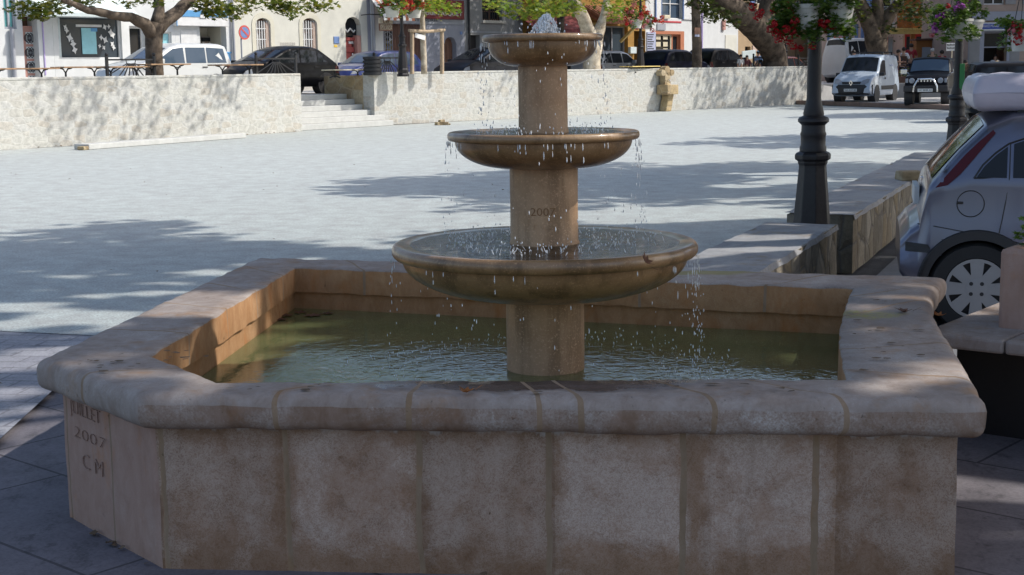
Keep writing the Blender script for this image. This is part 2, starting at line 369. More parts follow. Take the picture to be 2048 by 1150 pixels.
M['engrave'] = plain('engraved_shadow', (.22,.12,.055), .9, .1); M['engrave2'] = plain('engraved_face', (.335,.22,.172), .9, .15)
M['iron'] = plain('dark_cast_iron', (.014,.011,.012), .5, .3, 9, bump=.25, bscale=30)
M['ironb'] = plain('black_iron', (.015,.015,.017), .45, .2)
M['wood'] = plain('bench_wood', (.36,.22,.12), .7, .3, 9)
M['stake'] = plain('stake_wood', (.40,.30,.20), .8, .25, 9)
M['pot'] = plain('white_pot', (.62,.60,.55), .6, .08, 9)
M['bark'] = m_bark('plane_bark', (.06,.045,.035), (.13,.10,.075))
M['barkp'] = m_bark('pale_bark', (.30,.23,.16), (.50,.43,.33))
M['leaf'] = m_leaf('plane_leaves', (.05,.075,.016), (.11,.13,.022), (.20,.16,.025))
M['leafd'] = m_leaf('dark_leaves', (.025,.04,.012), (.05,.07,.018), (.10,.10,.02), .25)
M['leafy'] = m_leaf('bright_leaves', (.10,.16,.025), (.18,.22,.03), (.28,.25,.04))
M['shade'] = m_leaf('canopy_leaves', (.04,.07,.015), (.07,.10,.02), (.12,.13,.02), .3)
M['plant'] = m_leaf('pot_plant_leaves', (.05,.10,.02), (.09,.15,.03), (.16,.22,.05), .3)
for k, c in (('red', (.40,.010,.015)), ('purple', (.36,.08,.40)), ('orange', (.50,.07,.03)), ('pink', (.50,.15,.18))):
    M['fl_'+k] = m_leaf(k+'_petals', tuple(x*.7 for x in c), c, tuple(min(1,x*1.25) for x in c), .2)
M['dry'] = plain('dry_leaf', (.34,.12,.025), .7, .35, 30)
M['dryd'] = plain('dark_dry_leaf', (.12,.05,.025), .7, .35, 30)
M['litter'] = plain('leaf_litter', (.13,.085,.05), .9, .4, 20)
M['glass'] = m_glass('dark_glass', (.018,.021,.026)); M['glassb'] = m_glass('bluish_glass', (.06,.09,.13)); M['shopglass'] = m_glass('shop_glass', (.045,.06,.075), .1)
M['rubber'] = plain('tyre_rubber', (.018,.018,.019), .8, .1); M['trim'] = plain('black_plastic', (.025,.024,.026), .6, .1)
M['rim'] = plain('silver_rim', (.36,.37,.39), .35, .05, metal=.5); M['chrome'] = plain('chrome', (.75,.75,.76), .15, .02, metal=1.0)
M['lampglass'] = plain('clear_lamp', (.26,.28,.32), .1, .05); M['redlamp'] = m_glass('red_lamp', (.075,.004,.008), .12)
M['p_silver'] = m_paint('silver_paint', (.15,.155,.21), .7, .32, .45); M['p_van'] = m_paint('pale_blue_white_paint', (.46,.53,.62)); M['p_black'] = m_paint('black_paint', (.006,.006,.008), 0, .35, .06)
M['p_white'] = m_paint('white_paint', (.62,.63,.62)); M['p_blue'] = m_paint('blue_paint', (.018,.034,.17)); M['p_navy'] = m_paint('navy_paint', (.006,.009,.03), 0, .35, .08); M['p_grey'] = m_paint('grey_paint', (.30,.31,.33), .3)
M['p_dgrey'] = m_paint('dark_grey_paint', (.02,.021,.028), .1, .35, .12); M['p_red'] = m_paint('brown_red_paint', (.12,.03,.02))
M['wrap'] = plain('plastic_wrap', (.54,.50,.58), .38, .06, 5, bump=.35, bscale=14)
for k, c in dict(cream=(.62,.605,.53), white=(.62,.63,.62), cream2=(.62,.59,.48), greyw=(.33,.34,.37), greyst=(.27,.265,.265), ochre=(.33,.18,.04), tan=(.42,.30,.18),
                 pinkw=(.56,.42,.34), police=(.36,.27,.22), bluegrey=(.30,.31,.36), stonefr=(.50,.47,.42)).items():
    M[k] = plain(k+'_plaster', c, .9, .09, 1.6, bump=.25, bscale=25)
for k, c in dict(teal=(.18,.52,.50), brown=(.17,.085,.055), bluesign=(.10,.30,.55), palecol=(.56,.63,.63), reddoor=(.32,.06,.055), maroon=(.17,.022,.025), shutter=(.10,.045,.03),
                 yellow=(.85,.55,.06), woodor=(.30,.115,.028), blue=(.035,.07,.32), whitep=(.66,.66,.65), black=(.012,.012,.014), lavender=(.42,.45,.60), redposter=(.60,.10,.08),
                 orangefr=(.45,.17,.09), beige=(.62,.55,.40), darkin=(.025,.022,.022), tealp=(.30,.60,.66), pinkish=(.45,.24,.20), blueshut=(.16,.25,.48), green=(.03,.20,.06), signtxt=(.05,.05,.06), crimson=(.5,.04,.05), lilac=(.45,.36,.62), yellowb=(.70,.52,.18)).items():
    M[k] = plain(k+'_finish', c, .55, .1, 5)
M['tile'] = m_tile('roof_tiles', (.30,.11,.06), (.42,.20,.12))
M['skin'] = plain('skin', (.46,.27,.19), .55, .06); M['hairb'] = plain('dark_hair', (.02,.014,.01), .6, .1); M['hairy'] = plain('blond_hair', (.62,.45,.22), .6, .1); M['hairg'] = plain('grey_hair', (.45,.44,.43), .6, .1)
for k, c in dict(c_red=(.35,.03,.04), c_white=(.72,.72,.74), c_blue=(.28,.40,.62), c_dark=(.02,.02,.03), c_plum=(.15,.05,.06), c_cap=(.30,.52,.75), c_jean=(.06,.09,.17), c_olive=(.10,.10,.05)).items():
    M[k] = plain('cloth_'+k[2:], c, .9, .08, 20)
from mathutils import noise as mnoise
RNG = random.Random(7)
def bw(mb, name, mats, root, **k):       # a part modelled in world coordinates under an unrotated root
    o = mb.build(name, mats, root, **k); o.location = -root.location; return o
# ================================================================ SETTING: ground, plaza, terrace, streets
mb = MB(); mb.add([(-1500,-300,-.05),(1500,-300,-.05),(1500,2500,-.05),(-1500,2500,-.05)], [(0,1,2,3)])
tag(mb.build('ground', M['ground']), kind='structure')
def sheet(name, pts, z, mat):
    mb = MB(); mb.add([(p[0],p[1],z) for p in pts], [tuple(range(len(pts)))]); return tag(mb.build(name, mat), kind='structure')
g0, g1 = P(9,661), P(330,676); gd = (g1-g0).normalized()
LW0 = Vector((1.40,7.97,0)); LWD = Vector((.3836,.9235,0)); LWN = Vector((.9235,-.3836,0))     # low wall line along the street
def LW(a, b=0.0, z=0.0): return LW0 + LWD*a + LWN*b + Vector((0,0,z))
k0, k1 = P(1655,211), P(1900,220); kd = (k1-k0).normalized()
sheet('plaza_gravel', [g0-gd*9, g1+gd*2.2, LW(-1.0,-.5), LW(14,-.3), LW(22,-.3), LW(38,-.3), k0+kd*9, k0-kd*3, S(40,1.5), S(8,1.4), S(-9,.3)], -.004, M['gravel'])
l0, l1 = P(8,880,-.03), P(110,785,-.03); ld = (l1-l0).normalized()
sheet('paver_path', [l0-ld*9, l1+ld*1.2, g1+gd*1.5+Vector((0,1.2,0)), g0-gd*8+Vector((0,1.2,0))], -.008, M['paver'])
lo_ = Vector((-ld.y, ld.x, 0))*.5
sheet('slab_pavement', [l0-ld*9+lo_, l1+ld*1.2+lo_, (1.0,6.3), (5.0,6.0), (5.0,-4), (-14,-4)], -.034, M['slab'])
sheet('side_street', [LW(-1,.2), LW(48,.2), (40,40), (40,-4), (5.2,-4), (5.2,6.0),(2.4,6.2)], .004, M['road'])

def wallbox(name, A, B, th, h, mat, label, cat, extra=None):
    A = Vector(A); B = Vector(B); d = B-A; L = d.length
    r = empty(name, A, math.atan2(d.y, d.x), label, cat)
    return r, L
def wobble(mb, amp, sc=2.0):
    mb.v = [tuple(Vector(q) + mnoise.noise_vector(Vector(q)*sc)*amp) for q in mb.v]; return mb
def wall_body(L, th, h, step=.25, x0=0.0, amp=.012, nz=5):
    mb = MB(); n = max(2, int((L-x0)/step)); xs = [x0+(L-x0)*i/n for i in range(n+1)]
    prof = [(0,h*i/nz) for i in range(nz+1)] + [(th,h*(nz-i)/nz) for i in range(nz+1)]
    m = len(prof)
    vs = [(x,y,z) for x in xs for y, z in prof]
    fs = [(i*m+k,(i+1)*m+k,(i+1)*m+k+1,i*m+k+1) for i in range(n) for k in range(m-1)]
    fs += [tuple(range(m-1,-1,-1))[::-1], tuple(n*m+k for k in range(m))[::-1]]
    mb.add(vs, fs); return wobble(mb, amp)
WL_A, WL_B = Vector((-11.23,31.75,0)), Vector((-5.73,39.58,0)); WLD = (WL_B-WL_A).normalized()
WR_A, WR_B = Vector((-4.07,43.28,0)), Vector((13.01,61.62,0)); WRD = (WR_B-WR_A).normalized()
r, L = wallbox('retaining_wall', WL_A-WLD*9, WL_B, .5, 1.58, None, 'long pale stone wall left of the stone steps, below the first big tree', 'wall')
wall_body(L, .5, 1.52).build('stone_face', M['wall'], r, smooth=40)
MB().bx(-.1, L+.01, -.006, .51, 1.52, 1.59).build('coping', M['wall'], r, bevel=.02)
r, L = wallbox('retaining_wall', WR_A, WR_B, .5, 1.58, None, 'long pale stone wall right of the steps carrying a small wall fountain', 'wall')
wall_body(L, .5, 1.52).build('stone_face', M['wall'], r, smooth=40)
MB().bx(-.02, L, -.006, .51, 1.52, 1.59).build('coping', M['wall'], r, bevel=.02)
nl = r.matrix_basis.inverted() if False else None
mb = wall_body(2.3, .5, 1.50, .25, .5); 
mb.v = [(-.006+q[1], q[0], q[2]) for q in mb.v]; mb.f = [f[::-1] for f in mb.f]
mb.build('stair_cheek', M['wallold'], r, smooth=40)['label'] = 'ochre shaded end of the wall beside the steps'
# raised planted strips
def terr(name, pts, z, mat, z0=0.0):
    mb = MB(); mb.prism([(p[0],p[1]) for p in pts], z0, z); return tag(mb.build(name, mat), kind='structure')
wn = Vector((-WLD.y, WLD.x, 0)); wn2 = Vector((-WRD.y, WRD.x, 0))
terr('terrace', [WL_A-WLD*8.9+wn*.45, WL_B-WLD*.1+wn*.45, S(9.3,4.0), S(-24,4.0)], 1.45, M['earth'])
terr('terrace', [WR_A+WRD*.4+wn2*.45, WR_B-WRD*.1+wn2*.45, S(38.6,4.0), S(14.2,4.0)], 1.45, M['earth'])
terr('upper_street', [S(-26,4.02), S(38.6,4.02), S(38.6,16), S(-26,16)], .95, M['roadr'])
mb = MB(); mb.add([S(38.6,.5,.95),S(46,.5,.16),S(46,16,.16),S(38.6,16,.95),S(38.6,.5,0),S(46,.5,0)], [(0,1,2,3),(4,5,1,0)]); tag(mb.build('street_ramp', M['roadr']), kind='structure')
terr('stair_landing', [S(9.3,3.3), S(14.2,3.3), S(14.2,4.02), S(9.3,4.02)], .945, M['step'])
st = empty('stone_steps', S(9.4,1.15), YAW, 'flight of pale stone steps rising through the gap in the long wall', 'steps')
for i in range(6):
    mb = MB(); mb.bx(-.4, 4.3, i*.36, 2.3, i*.158, (i+1)*.158); mb.build('step', M['step'], st, bevel=.012)
# kerb and raised road on the right, café terrace behind it
r = empty('kerb', k0-kd*3, math.atan2(kd.y, kd.x)); tag(r, kind='structure')
for i in range(12):
    mb = MB(); mb.bx(i*1.8, i*1.8+1.79, 0, .28, 0, .165+.006*(i%2)); mb.build('kerb_stone', M['kerb'], r, bevel=.02)
kn = Vector((-kd.y, kd.x, 0))
if kn.y < 0: kn = -kn
terr('parking_road', [k0-kd*3+kn*.27, k0+kd*22+kn*.27, k0+kd*22+kn*14, k0-kd*3+kn*14], .155, M['roadr'])
terr('cafe_terrace', [(12,69.5),(45,66),(60,95),(5,95)], .72, M['roadr'])

# ================================================================ low wall along the side street
def lowwall(a0, a1, label, h=.45):
    r = empty('low_stone_wall', LW(a0), math.atan2(LWD.y, LWD.x), label, 'wall')
    L = a1-a0
    mb = wall_body(L, .52, h, .07, 0, .014, 7); mb.v = [(x, y, z) for x, y, z in mb.v]
    o = mb.build('stone_face', M['lowwall'], r, smooth=60)
    mb = MB(); n = int(L/.07)
    vs = []; 
    for i in range(n+1):
        x = L*i/n
        for y in (-.012, .0, .13, .26, .39, .53): vs.append((x-.006 if i == 0 else x, y, h-.03 if y < -.01 else h+.008))
    fs = [(i*6+k,(i+1)*6+k,(i+1)*6+k+1,i*6+k+1) for i in range(n) for k in range(5)]
    mb.add(vs, fs); wobble(mb, .010, 5); mb.build('wall_top', M['lowtop'], r, smooth=60)
    return r
lowwall(-.45, 2.55, 'low rough stone wall nearest the fountain, ending at the big lamp post')
lowwall(3.25, 11.5, 'low rough stone wall beyond the big lamp post beside the silver car')
q = P(1820,360,.458); mb = MB().box((0,0,.045), (.24,.2,.09), .1); wobble(mb, .012, 9)
o = mb.build('stone_block', M['wallold'], bevel=.012); o.location = q; tag(o, 'loose ochre stone block lying on the low wall behind the silver car', 'stone block')

# ================================================================ THE FOUNTAIN
FP = P(1091,752,.36); FC = Vector((PD(1089,500,FP.y+.165).x, FP.y+.165, 0)); FD = FC.y
def zf(y, d): return PD(1089, y, d).z
fr = empty('stone_fountain', FC, 0, 'three tiered stone fountain with angular pool, bowls and running water', 'fountain')
ZC, ZB = .58, .52
Oo = [P(x,y,ZB) for x, y in ((275,825),(1975,840),(1925,748),(1890,692),(1866,645),(1867,612),(1893,577))] + [P(513,513,ZC), P(75,748,ZB)]
Ii = [P(x,y,ZC) for x, y in ((435,765),(1690,757),(1683,715),(1679,685),(1680,655),(1690,612),(1705,577),(590,535),(300,712))]
for q in Oo+Ii: q.z = 0
def miters(poly):
    n = len(poly); r = []
    for k in range(n):
        a, b, c = poly[k-1], poly[k], poly[(k+1)%n]
        d1 = (b-a).normalized(); d2 = (c-b).normalized()
        n1 = Vector((d1.y,-d1.x,0)); n2 = Vector((d2.y,-d2.x,0))
        m = (n1+n2); m = m/ max(m.length_squared/2, .3); r.append(m)
    return r
OM = miters(Oo); IM = miters(Ii)
NV = len(Oo)
def edge_t(px, py, k, z):                  # parameter of a joint seen at a pixel along outer edge k
    q = P(px, py, z); a, b = Oo[k], Oo[(k+1)%NV]; d = b-a; return max(.03, min(.97, (q-a).dot(d)/d.length_squared))
def ring(joints, hw, step=.035):
    """samples (edge, t, is_mortar) round the pool"""
    out = []
    for k in range(NV):
        L = (Oo[(k+1)%NV]-Oo[k]).length; js = joints.get(k, [])
        ts = set(round(i/max(2,int(L/step)), 5) for i in range(max(2,int(L/step))))
        for j in js:
            h = hw/L; ts = {t for t in ts if abs(t-j) > h*1.5 or t == 0} | {round(j-h,5), round(j+h,5), round(j,5)}
        ts = sorted(t for t in ts if 0 <= t < 1)
        for i, t in enumerate(ts):
            tn = ts[i+1] if i+1 < len(ts) else 1.0; mid = (t+tn)/2
            out.append((k, t, any(abs(mid-j) < hw/L for j in js)))
    return out
def at(arr, k, t): return arr[k].lerp(arr[(k+1)%NV], t)
cj = {0: [edge_t(x, 832, 0, ZB) for x in (545,815,1080,1165,1430,1690)], 8: [.47], 7: [.12,.34,.56,.8], 6: [.14,.35,.62,.86], 1: [.45], 2: [.5], 4: [.5], 5: [.5]}
samp = ring(cj, .009)
prof = [('i', .0, ZC-.125), ('i', .0, ZC-.008), ('i', -.008, ZC)] + [('o', -.33+.0, None)]
mb = MB(); n = len(samp); rows = []
r_b = .062
sgp = lambda v, e: math.copysign(abs(v)**e, v)
bull = [(-r_b+r_b*sgp(math.sin(a), .68), ZC-r_b+r_b*sgp(math.cos(a), .72)) for a in [math.pi*i/12 for i in range(13)]]
allrows = []
for (k, t, mo) in samp:
    I, O, im, om = at(Ii,k,t), at(Oo,k,t), at(IM,k,t), at(OM,k,t)
    row = [I + Vector((0,0,ZC-.13)), I + Vector((0,0,ZC-.006)), I + im*.006 + Vector((0,0,ZC))]
    e = O - om*r_b
    for f in (.3, .65): row.append((I + im*.006).lerp(e, f) + Vector((0,0,ZC)))
    row += [O + om*bx_ + Vector((0,0,z)) for bx_, z in bull]
    row.append(O - om*.10 + Vector((0,0,ZC-2*r_b)))
    row = [q + mnoise.noise_vector(q*9)*.006 + mnoise.noise_vector(q*2.3)*.003 + mnoise.noise_vector(q*26)*.0025 for q in row]
    allrows.append(row)
m = len(allrows[0]); mb.v = [tuple(q) for row in allrows for q in row]
for i in range(n):
    j = (i+1)%n; mo = samp[i][2]
    for k in range(m-1): mb.f.append((i*m+k, j*m+k, j*m+k+1, i*m+k+1)); mb.m.append(1 if mo else (2 if k < 1 else (3 if samp[i][0] == 0 and k >= 10 else 0)))
mb.f = [f[::-1] for f in mb.f]
coping = bw(mb, 'coping', [M['cop'], M['mortar'], M['inner'], M['bull']], fr, smooth=70)
# outer wall
wj = {0: [edge_t(x, 1000, 0, .2) for x in (572,846,1112,1386,1655)] + [.006], 8: [.52, .03], 1: [.05]}
samp = ring(wj, .010, .06); n = len(samp); zs = [-.06,-.02,.03,.07,.1,.135,.17,.2,.235,.27,.3,.335,.37,.4,.43,.468]; m = len(zs)
mb = MB()
for (k, t, mo) in samp:
    O, om = at(Oo,k,t), at(OM,k,t)
    for z in zs:
        q = O - om*.075 + Vector((0,0,z)); q = q + mnoise.noise_vector(q*5)*.006
        if mo: q = q - om*.003
        if mo or samp[samp.index((k,t,mo))-1][2]: q = q + (Oo[(k+1)%NV]-Oo[k]).normalized()*mnoise.noise(q*22)*.005
        mb.v.append(tuple(q))
for i in range(n):
    j = (i+1)%n; k_, _, mo = samp[i]
    for k in range(m-1): mb.f.append((i*m+k, j*m+k, j*m+k+1, i*m+k+1)); mb.m.append(1 if mo else (2 if k_ in (8,) else 0))
bw(mb, 'pool_wall', [M['crust'], M['mortar'], M['side']], fr, smooth=70)
# inner wall and bed
ij = {6: [.2,.5,.8], 7: [.25,.55,.85]}
mb = MB(); zs = [.02,.15,.3,.42,.458]; samp = ring({}, .01, .12); n = len(samp); m = len(zs)
for (k, t, mo) in samp:
    q0 = at(Ii,k,t) + at(IM,k,t)*.018
    for z in zs: q = q0 + Vector((0,0,z)); mb.v.append(tuple(q + mnoise.noise_vector(q*3)*.005))
for i in range(n):
    j = (i+1)%n
    for k in range(m-1): mb.f.append((i*m+k, i*m+k+1, j*m+k+1, j*m+k)); mb.m.append(0)
bw(mb, 'inner_wall', M['inner'], fr, smooth=70)
mb = MB(); mb.add([tuple(Ii[k]+IM[k]*.03+Vector((0,0,.06))) for k in range(NV)], [tuple(range(NV))])
bw(mb, 'pool_bed', M['poolbed'], fr)
# water: gridded sheet with small real waves round the column
tw = NT('pool_water'); c = tw.co()
ln = tw.n('ShaderNodeVectorMath', operation='LENGTH'); tw.l(c, ln.inputs[0])
near = tw.ramp(ln.outputs['Value'], [(.25, 1.0), (.72, .55), (1.0, .22)])
ringw = tw.math('SINE', tw.math('ADD', tw.math('MULTIPLY', ln.outputs['Value'], 62.0), tw.math('MULTIPLY', tw.noise(5, 3, .6, c), 14.0)))
h = tw.mix(.5, tw.noise(10, 3, .5, c, 1.0), tw.noise(24, 2, .5, tw.co((1,1,1)), .6))
h = tw.math('ADD', tw.math('MULTIPLY', h, near), tw.math('MULTIPLY', tw.math('MULTIPLY', ringw, near), .06))
tw.bump(h, .55, .022); nrm = tw.b.inputs['Normal'].links[0].from_socket
gl = tw.n('ShaderNodeBsdfGlossy'); gl.inputs['Roughness'].default_value = .015; tw.l(nrm, gl.inputs['Normal'])
tp = tw.n('ShaderNodeBsdfTransparent'); tp.inputs[0].default_value = (.70,.76,.44,1)
fn = tw.n('ShaderNodeFresnel'); fn.inputs['IOR'].default_value = 1.5; tw.l(nrm, fn.inputs['Normal'])
ms = tw.n('ShaderNodeMixShader'); df = tw.n('ShaderNodeBsdfDiffuse'); df.inputs[0].default_value = (.42,.47,.21,1); mk = tw.n('ShaderNodeMixShader'); mk.inputs[0].default_value = .30; tw.l(tp.outputs[0], mk.inputs[1]); tw.l(df.outputs[0], mk.inputs[2])
tw.l(fn.outputs[0], ms.inputs[0]); tw.l(mk.outputs[0], ms.inputs[1]); tw.l(gl.outputs[0], ms.inputs[2]); tw.l(ms.outputs[0], tw.out.inputs[0])
M['water'] = tw.m
ZW = .36
mb = MB(); mb.add([tuple(Ii[k]+IM[k]*.012-FC+Vector((0,0,ZW))) for k in range(NV)], [tuple(range(NV))])
mb.build('pool_water', M['water'], fr)
# columns and bowls (lathe profiles measured from the picture)
R1, R2, R3 = .163, .141, .101
zl_t, zl_g, zl_b = zf(524, FD-.63), zf(553, FD-.61), zf(603, FD-R1)
zm_t, zm_g, zm_b = zf(272, FD-.39), zf(290, FD-.38), zf(340, FD-R1)
zu_t, zu_g, zu_b = zf(67.5, FD-.245), zf(82.5, FD-.24), zf(132, FD-R3)
def bowl(R, zt, zg, zb, rc, name):
    z_r = (zt-zg)/2; prof = [(rc*.98, zb)]
    ri = R - .028*R/.6 - .012
    N = 14
    for i in range(N+1):
        a = math.pi/2*i/N
        prof.append((rc + (ri-rc)*math.sin(a)**.92, zb + (zg-zb)*(1-math.cos(a))**.95))
    prof.append((ri+.004, zg+.002))
    for i in range(9):
        a = -math.pi/2 + math.pi*i/8; prof.append((R - z_r*.8 + z_r*.8*math.cos(a), zg+.003 + z_r + z_r*math.sin(a)))
    prof += [(R-.075*min(1,R/.5)-.01, zt-.004), (R-.10*min(1,R/.5)-.012, zt-.05), (rc*.9, zt-.07)]
    mb = MB().lathe(prof, 72, (0,0,0)); return mb.build(name, M['wetstone'], fr, smooth=50)
def column(r, z0, z1, name='column'):
    mb = MB().lathe([(r,z0),(r*1.035,z0+.002),(r*1.035,z0+.035),(r,z0+.045),(r*.992,(z0+z1)/2),(r,z1)], 56); return mb.build(name, M['colstone'], fr, smooth=40)
b1 = bowl(.634, zl_t, zl_g, zl_b, R1+.01, 'bowl'); b2 = bowl(.395, zm_t, zm_g, zm_b, R2+.006, 'bowl'); b3 = bowl(.247, zu_t, zu_g, zu_b, R3+.006, 'bowl')
b1['label'] = 'largest and lowest bowl, brimming with splashing water'; b2['label'] = 'middle bowl of wet ochre stone'; b3['label'] = 'small top bowl around the bubbling jet'
mb = MB().lathe([(R1*1.03,.05),(R1*1.03,ZW-.05),(R1,ZW-.02),(R1,zl_b+.02)], 56); mb.build('column', M['colstone'], fr, smooth=40)
c2 = column(R2, zl_t-.035, zm_b+.02); column(R3, zm_t-.03, zu_b+.02)
for b, R, z in ((b1,.634,zl_t),(b2,.395,zm_t),(b3,.247,zu_t)):
    rr = R-.055*min(1,R/.5)-.004; mbw = MB(); N = 64; K = int(R/.025)
    vs = [(0,0,z-.003)]
    for i in range(1, K+1):
        for k in range(N):
            a = 2*math.pi*k/N; q = Vector((rr*i/K*math.cos(a), rr*i/K*math.sin(a), z-.003))
            if i < K: q.z += mnoise.noise(q*20)*.0035*(1.0 if i < K*.75 else .4)
            vs.append(q)
    fs = [(0,1+k,1+(k+1)%N) for k in range(N)] + [(1+(i-1)*N+k,1+i*N+k,1+i*N+(k+1)%N,1+(i-1)*N+(k+1)%N) for i in range(1,K) for k in range(N)]
    mbw.add(vs, fs); mbw.build('bowl_water', M['bowlwater'], b, smooth=180)
# splashes, drops and the jet
def drop(mb, p, r, L, lean=(0,0)):
    n = 5; vs = []
    for i, (f, k) in enumerate(((-.5,.25),(-.2,1.0),(.2,.7),(.5,.12))):
        for j in range(n):
            a = 2*math.pi*j/n; vs.append((p[0]+lean[0]*f*L+r*k*math.cos(a), p[1]+lean[1]*f*L+r*k*math.sin(a), p[2]+f*L))
    mb.add(vs, [(i*n+j,i*n+(j+1)%n,(i+1)*n+(j+1)%n,(i+1)*n+j) for i in range(3) for j in range(n)] + [tuple(range(n))[::-1], tuple(3*n+j for j in range(n))])
mb = MB()
def splash(R0, R1_, z, n, hmax):
    for _ in range(n):
        a = RNG.uniform(0, 2*math.pi); r = RNG.triangular(R0, R1_, (R0+R1_)/2); h = hmax*RNG.random()**1.8+.006
        p = (r*math.cos(a), r*math.sin(a), z+h/2-.003)
        drop(mb, p, RNG.uniform(.001,.0022), h, (RNG.uniform(-.7,.7), RNG.uniform(-.7,.7)))
        if RNG.random() < .5: 
            q = RNG.uniform(.003,.0055); drop(mb, (p[0]+RNG.uniform(-.02,.02), p[1]+RNG.uniform(-.02,.02), z+h+RNG.uniform(.005,.02)), q*.6, q*2)
splash(.20,.50, zl_t, 280, .022); splash(.14,.30, zm_t, 110, .014); splash(.40,.90, ZW, 260, .011); splash(.02,.14, zu_t, 24, .012)
o = mb.build('splashes', M['drop'], fr, smooth=180); o['kind'] = 'stuff'
mb = MB()
def fall(R, z_hi, z_lo, a0, a1, n, r=(.0012,.0027)):
    for _ in range(n):
        a = rad(RNG.uniform(a0, a1)); k = RNG.random(); rr = R + RNG.uniform(.0,.03)*(.4+k)
        z = z_hi - (z_hi-z_lo)*k**.8
        q = RNG.uniform(*r); drop(mb, (rr*math.cos(a), rr*math.sin(a), z), q, q*RNG.uniform(3.0,8.0))
def dribble(R, z_hi, a, L):               # a broken thread of water
    z = z_hi; a = rad(a)
    while z > z_hi-L:
        l = RNG.uniform(.012,.035); q = RNG.uniform(.0014,.0028)
        drop(mb, ((R+RNG.uniform(-.004,.006))*math.cos(a+RNG.uniform(-.006,.006)), (R+RNG.uniform(-.004,.006))*math.sin(a), z-l/2), q, l); z -= l+RNG.uniform(.0,.03)
# angle -90 faces the camera, 0 is the picture's right
fall(.637, zl_g, ZW, -35, 15, 90); fall(.637, zl_g, ZW, 165, 205, 22); fall(.637, zl_g, ZW, -150, -30, 30, (.0014,.0028)); fall(.637, zl_g, ZW, 20, 160, 40, (.0014,.0028))
fall(.398, zm_g, zl_t, -30, 20, 50); fall(.398, zm_g, zl_t, 160, 205, 18); fall(.398, zm_g, zl_t, -150, -30, 34, (.0012,.0024)); fall(.398, zm_g, zl_t, 20, 160, 50)
fall(.249, zu_g, zm_t, -30, 30, 34); fall(.249, zu_g, zm_t, 150, 215, 40); fall(.249, zu_g, zm_t, -150, -30, 44, (.0012,.0024))
for a, L in ((-8,.14),(3,.12),(-22,.10),(8,.2),(-14,.16),(178,.08)): dribble(.398, zm_g, a, L)
for a, L in ((-175,.07),(-168,.06),(-20,.08),(-8,.12),(-150,.08),(2,.1)): dribble(.249, zu_g, a, L)
for a, L in ((-12,.12),(-5,.14),(2,.18),(-25,.1),(-30,.12),(-38,.14),(184,.12),(6,.16)): dribble(.637, zl_g, a, L)
for R_, z_, nn_ in ((.398, zm_g, 34), (.249, zu_g, 26), (.637, zl_g, 40)):
    for _ in range(nn_): dribble(R_-RNG.uniform(0,.015), z_+.004, RNG.uniform(0,360), RNG.choice((.015,.03,.03,.06)))
o = mb.build('water_drops', M['drop'], fr, smooth=180); o['kind'] = 'stuff'
# thin wet films hugging the bowls' undersides
mb = MB(); zj = zu_t; top = zf(30, FD)-zj
for i in range(46):
    k = RNG.random()**.8; rr = .050*(1-k)**.8+.004; a = RNG.uniform(0, 6.283); s = RNG.uniform(.004,.010)*(1.15-.4*k)
    mb.ball((rr*RNG.uniform(.2,1)*math.cos(a)+.010+.008*k, rr*RNG.uniform(.2,1)*math.sin(a), zj+top*.9*k), (s, s, s*RNG.uniform(1.2,2.4)), 7, 5)
for i in range(240):
    k = RNG.random()**.75; rr = .058*(1-k)**.7+.006; a = RNG.uniform(0, 6.283); s = RNG.uniform(.0014,.0036)
    drop(mb, (rr*math.cos(a)+.010+.008*k, rr*math.sin(a), zj+top*k), s, s*RNG.uniform(3,8), (RNG.uniform(-.5,.5), RNG.uniform(-.5,.5)))
for i in range(20):
    a = RNG.uniform(0, 6.283); rr = RNG.uniform(.05,.1); s = RNG.uniform(.002,.004); mb.ball((rr*math.cos(a)+.01, rr*math.sin(a), zj+RNG.uniform(0,.05)), (s,s,s*1.4), 6, 4)
mb.v = [tuple(Vector(q)+mnoise.noise_vector(Vector(q)*90)*.003) for q in mb.v]
mb.build('water_jet', M['foam'], fr, smooth=180)
# carved inscriptions
def warpcol(R, z0):
    def f(c): a = -math.pi/2 + c.x/R - .06; return Vector((math.cos(a)*(R*.9955+c.z), math.sin(a)*(R*.9955+c.z), z0+c.y))
    return f
text('inscription', '2007', .046, M['engrave'], fr, None, .002, thin=.0005, sx=1.15, warp=warpcol(R2, zf(425, FD-R2)))
text('inscription', 'F. V. 2', .030, M['colstone'], fr, None, .003, sx=1.1, warp=warpcol(R2, zf(455, FD-R2)))
a, b = Oo[8]-OM[8]*.075, Oo[0]-OM[0]*.075; d = (b-a).normalized(); nn = Vector((d.y,-d.x,0))
for s_, tt, zz, sz in (('JUILLET', .27, .405, .072), ('2007', .30, .315, .06), ('C M', .32, .215, .085)):
    q = a.lerp(b, tt) + nn*.0035 - FC; q.z = zz
    text('inscription', s_, sz, M['engrave2'], fr, Matrix.Translation(q) @ Matrix.Rotation(math.atan2(d.y, d.x), 4, 'Z') @ Matrix.Rotation(math.pi/2, 4, 'X'), .004, squeeze=.26 if s_ != 'C M' else .17, thin=.0022)
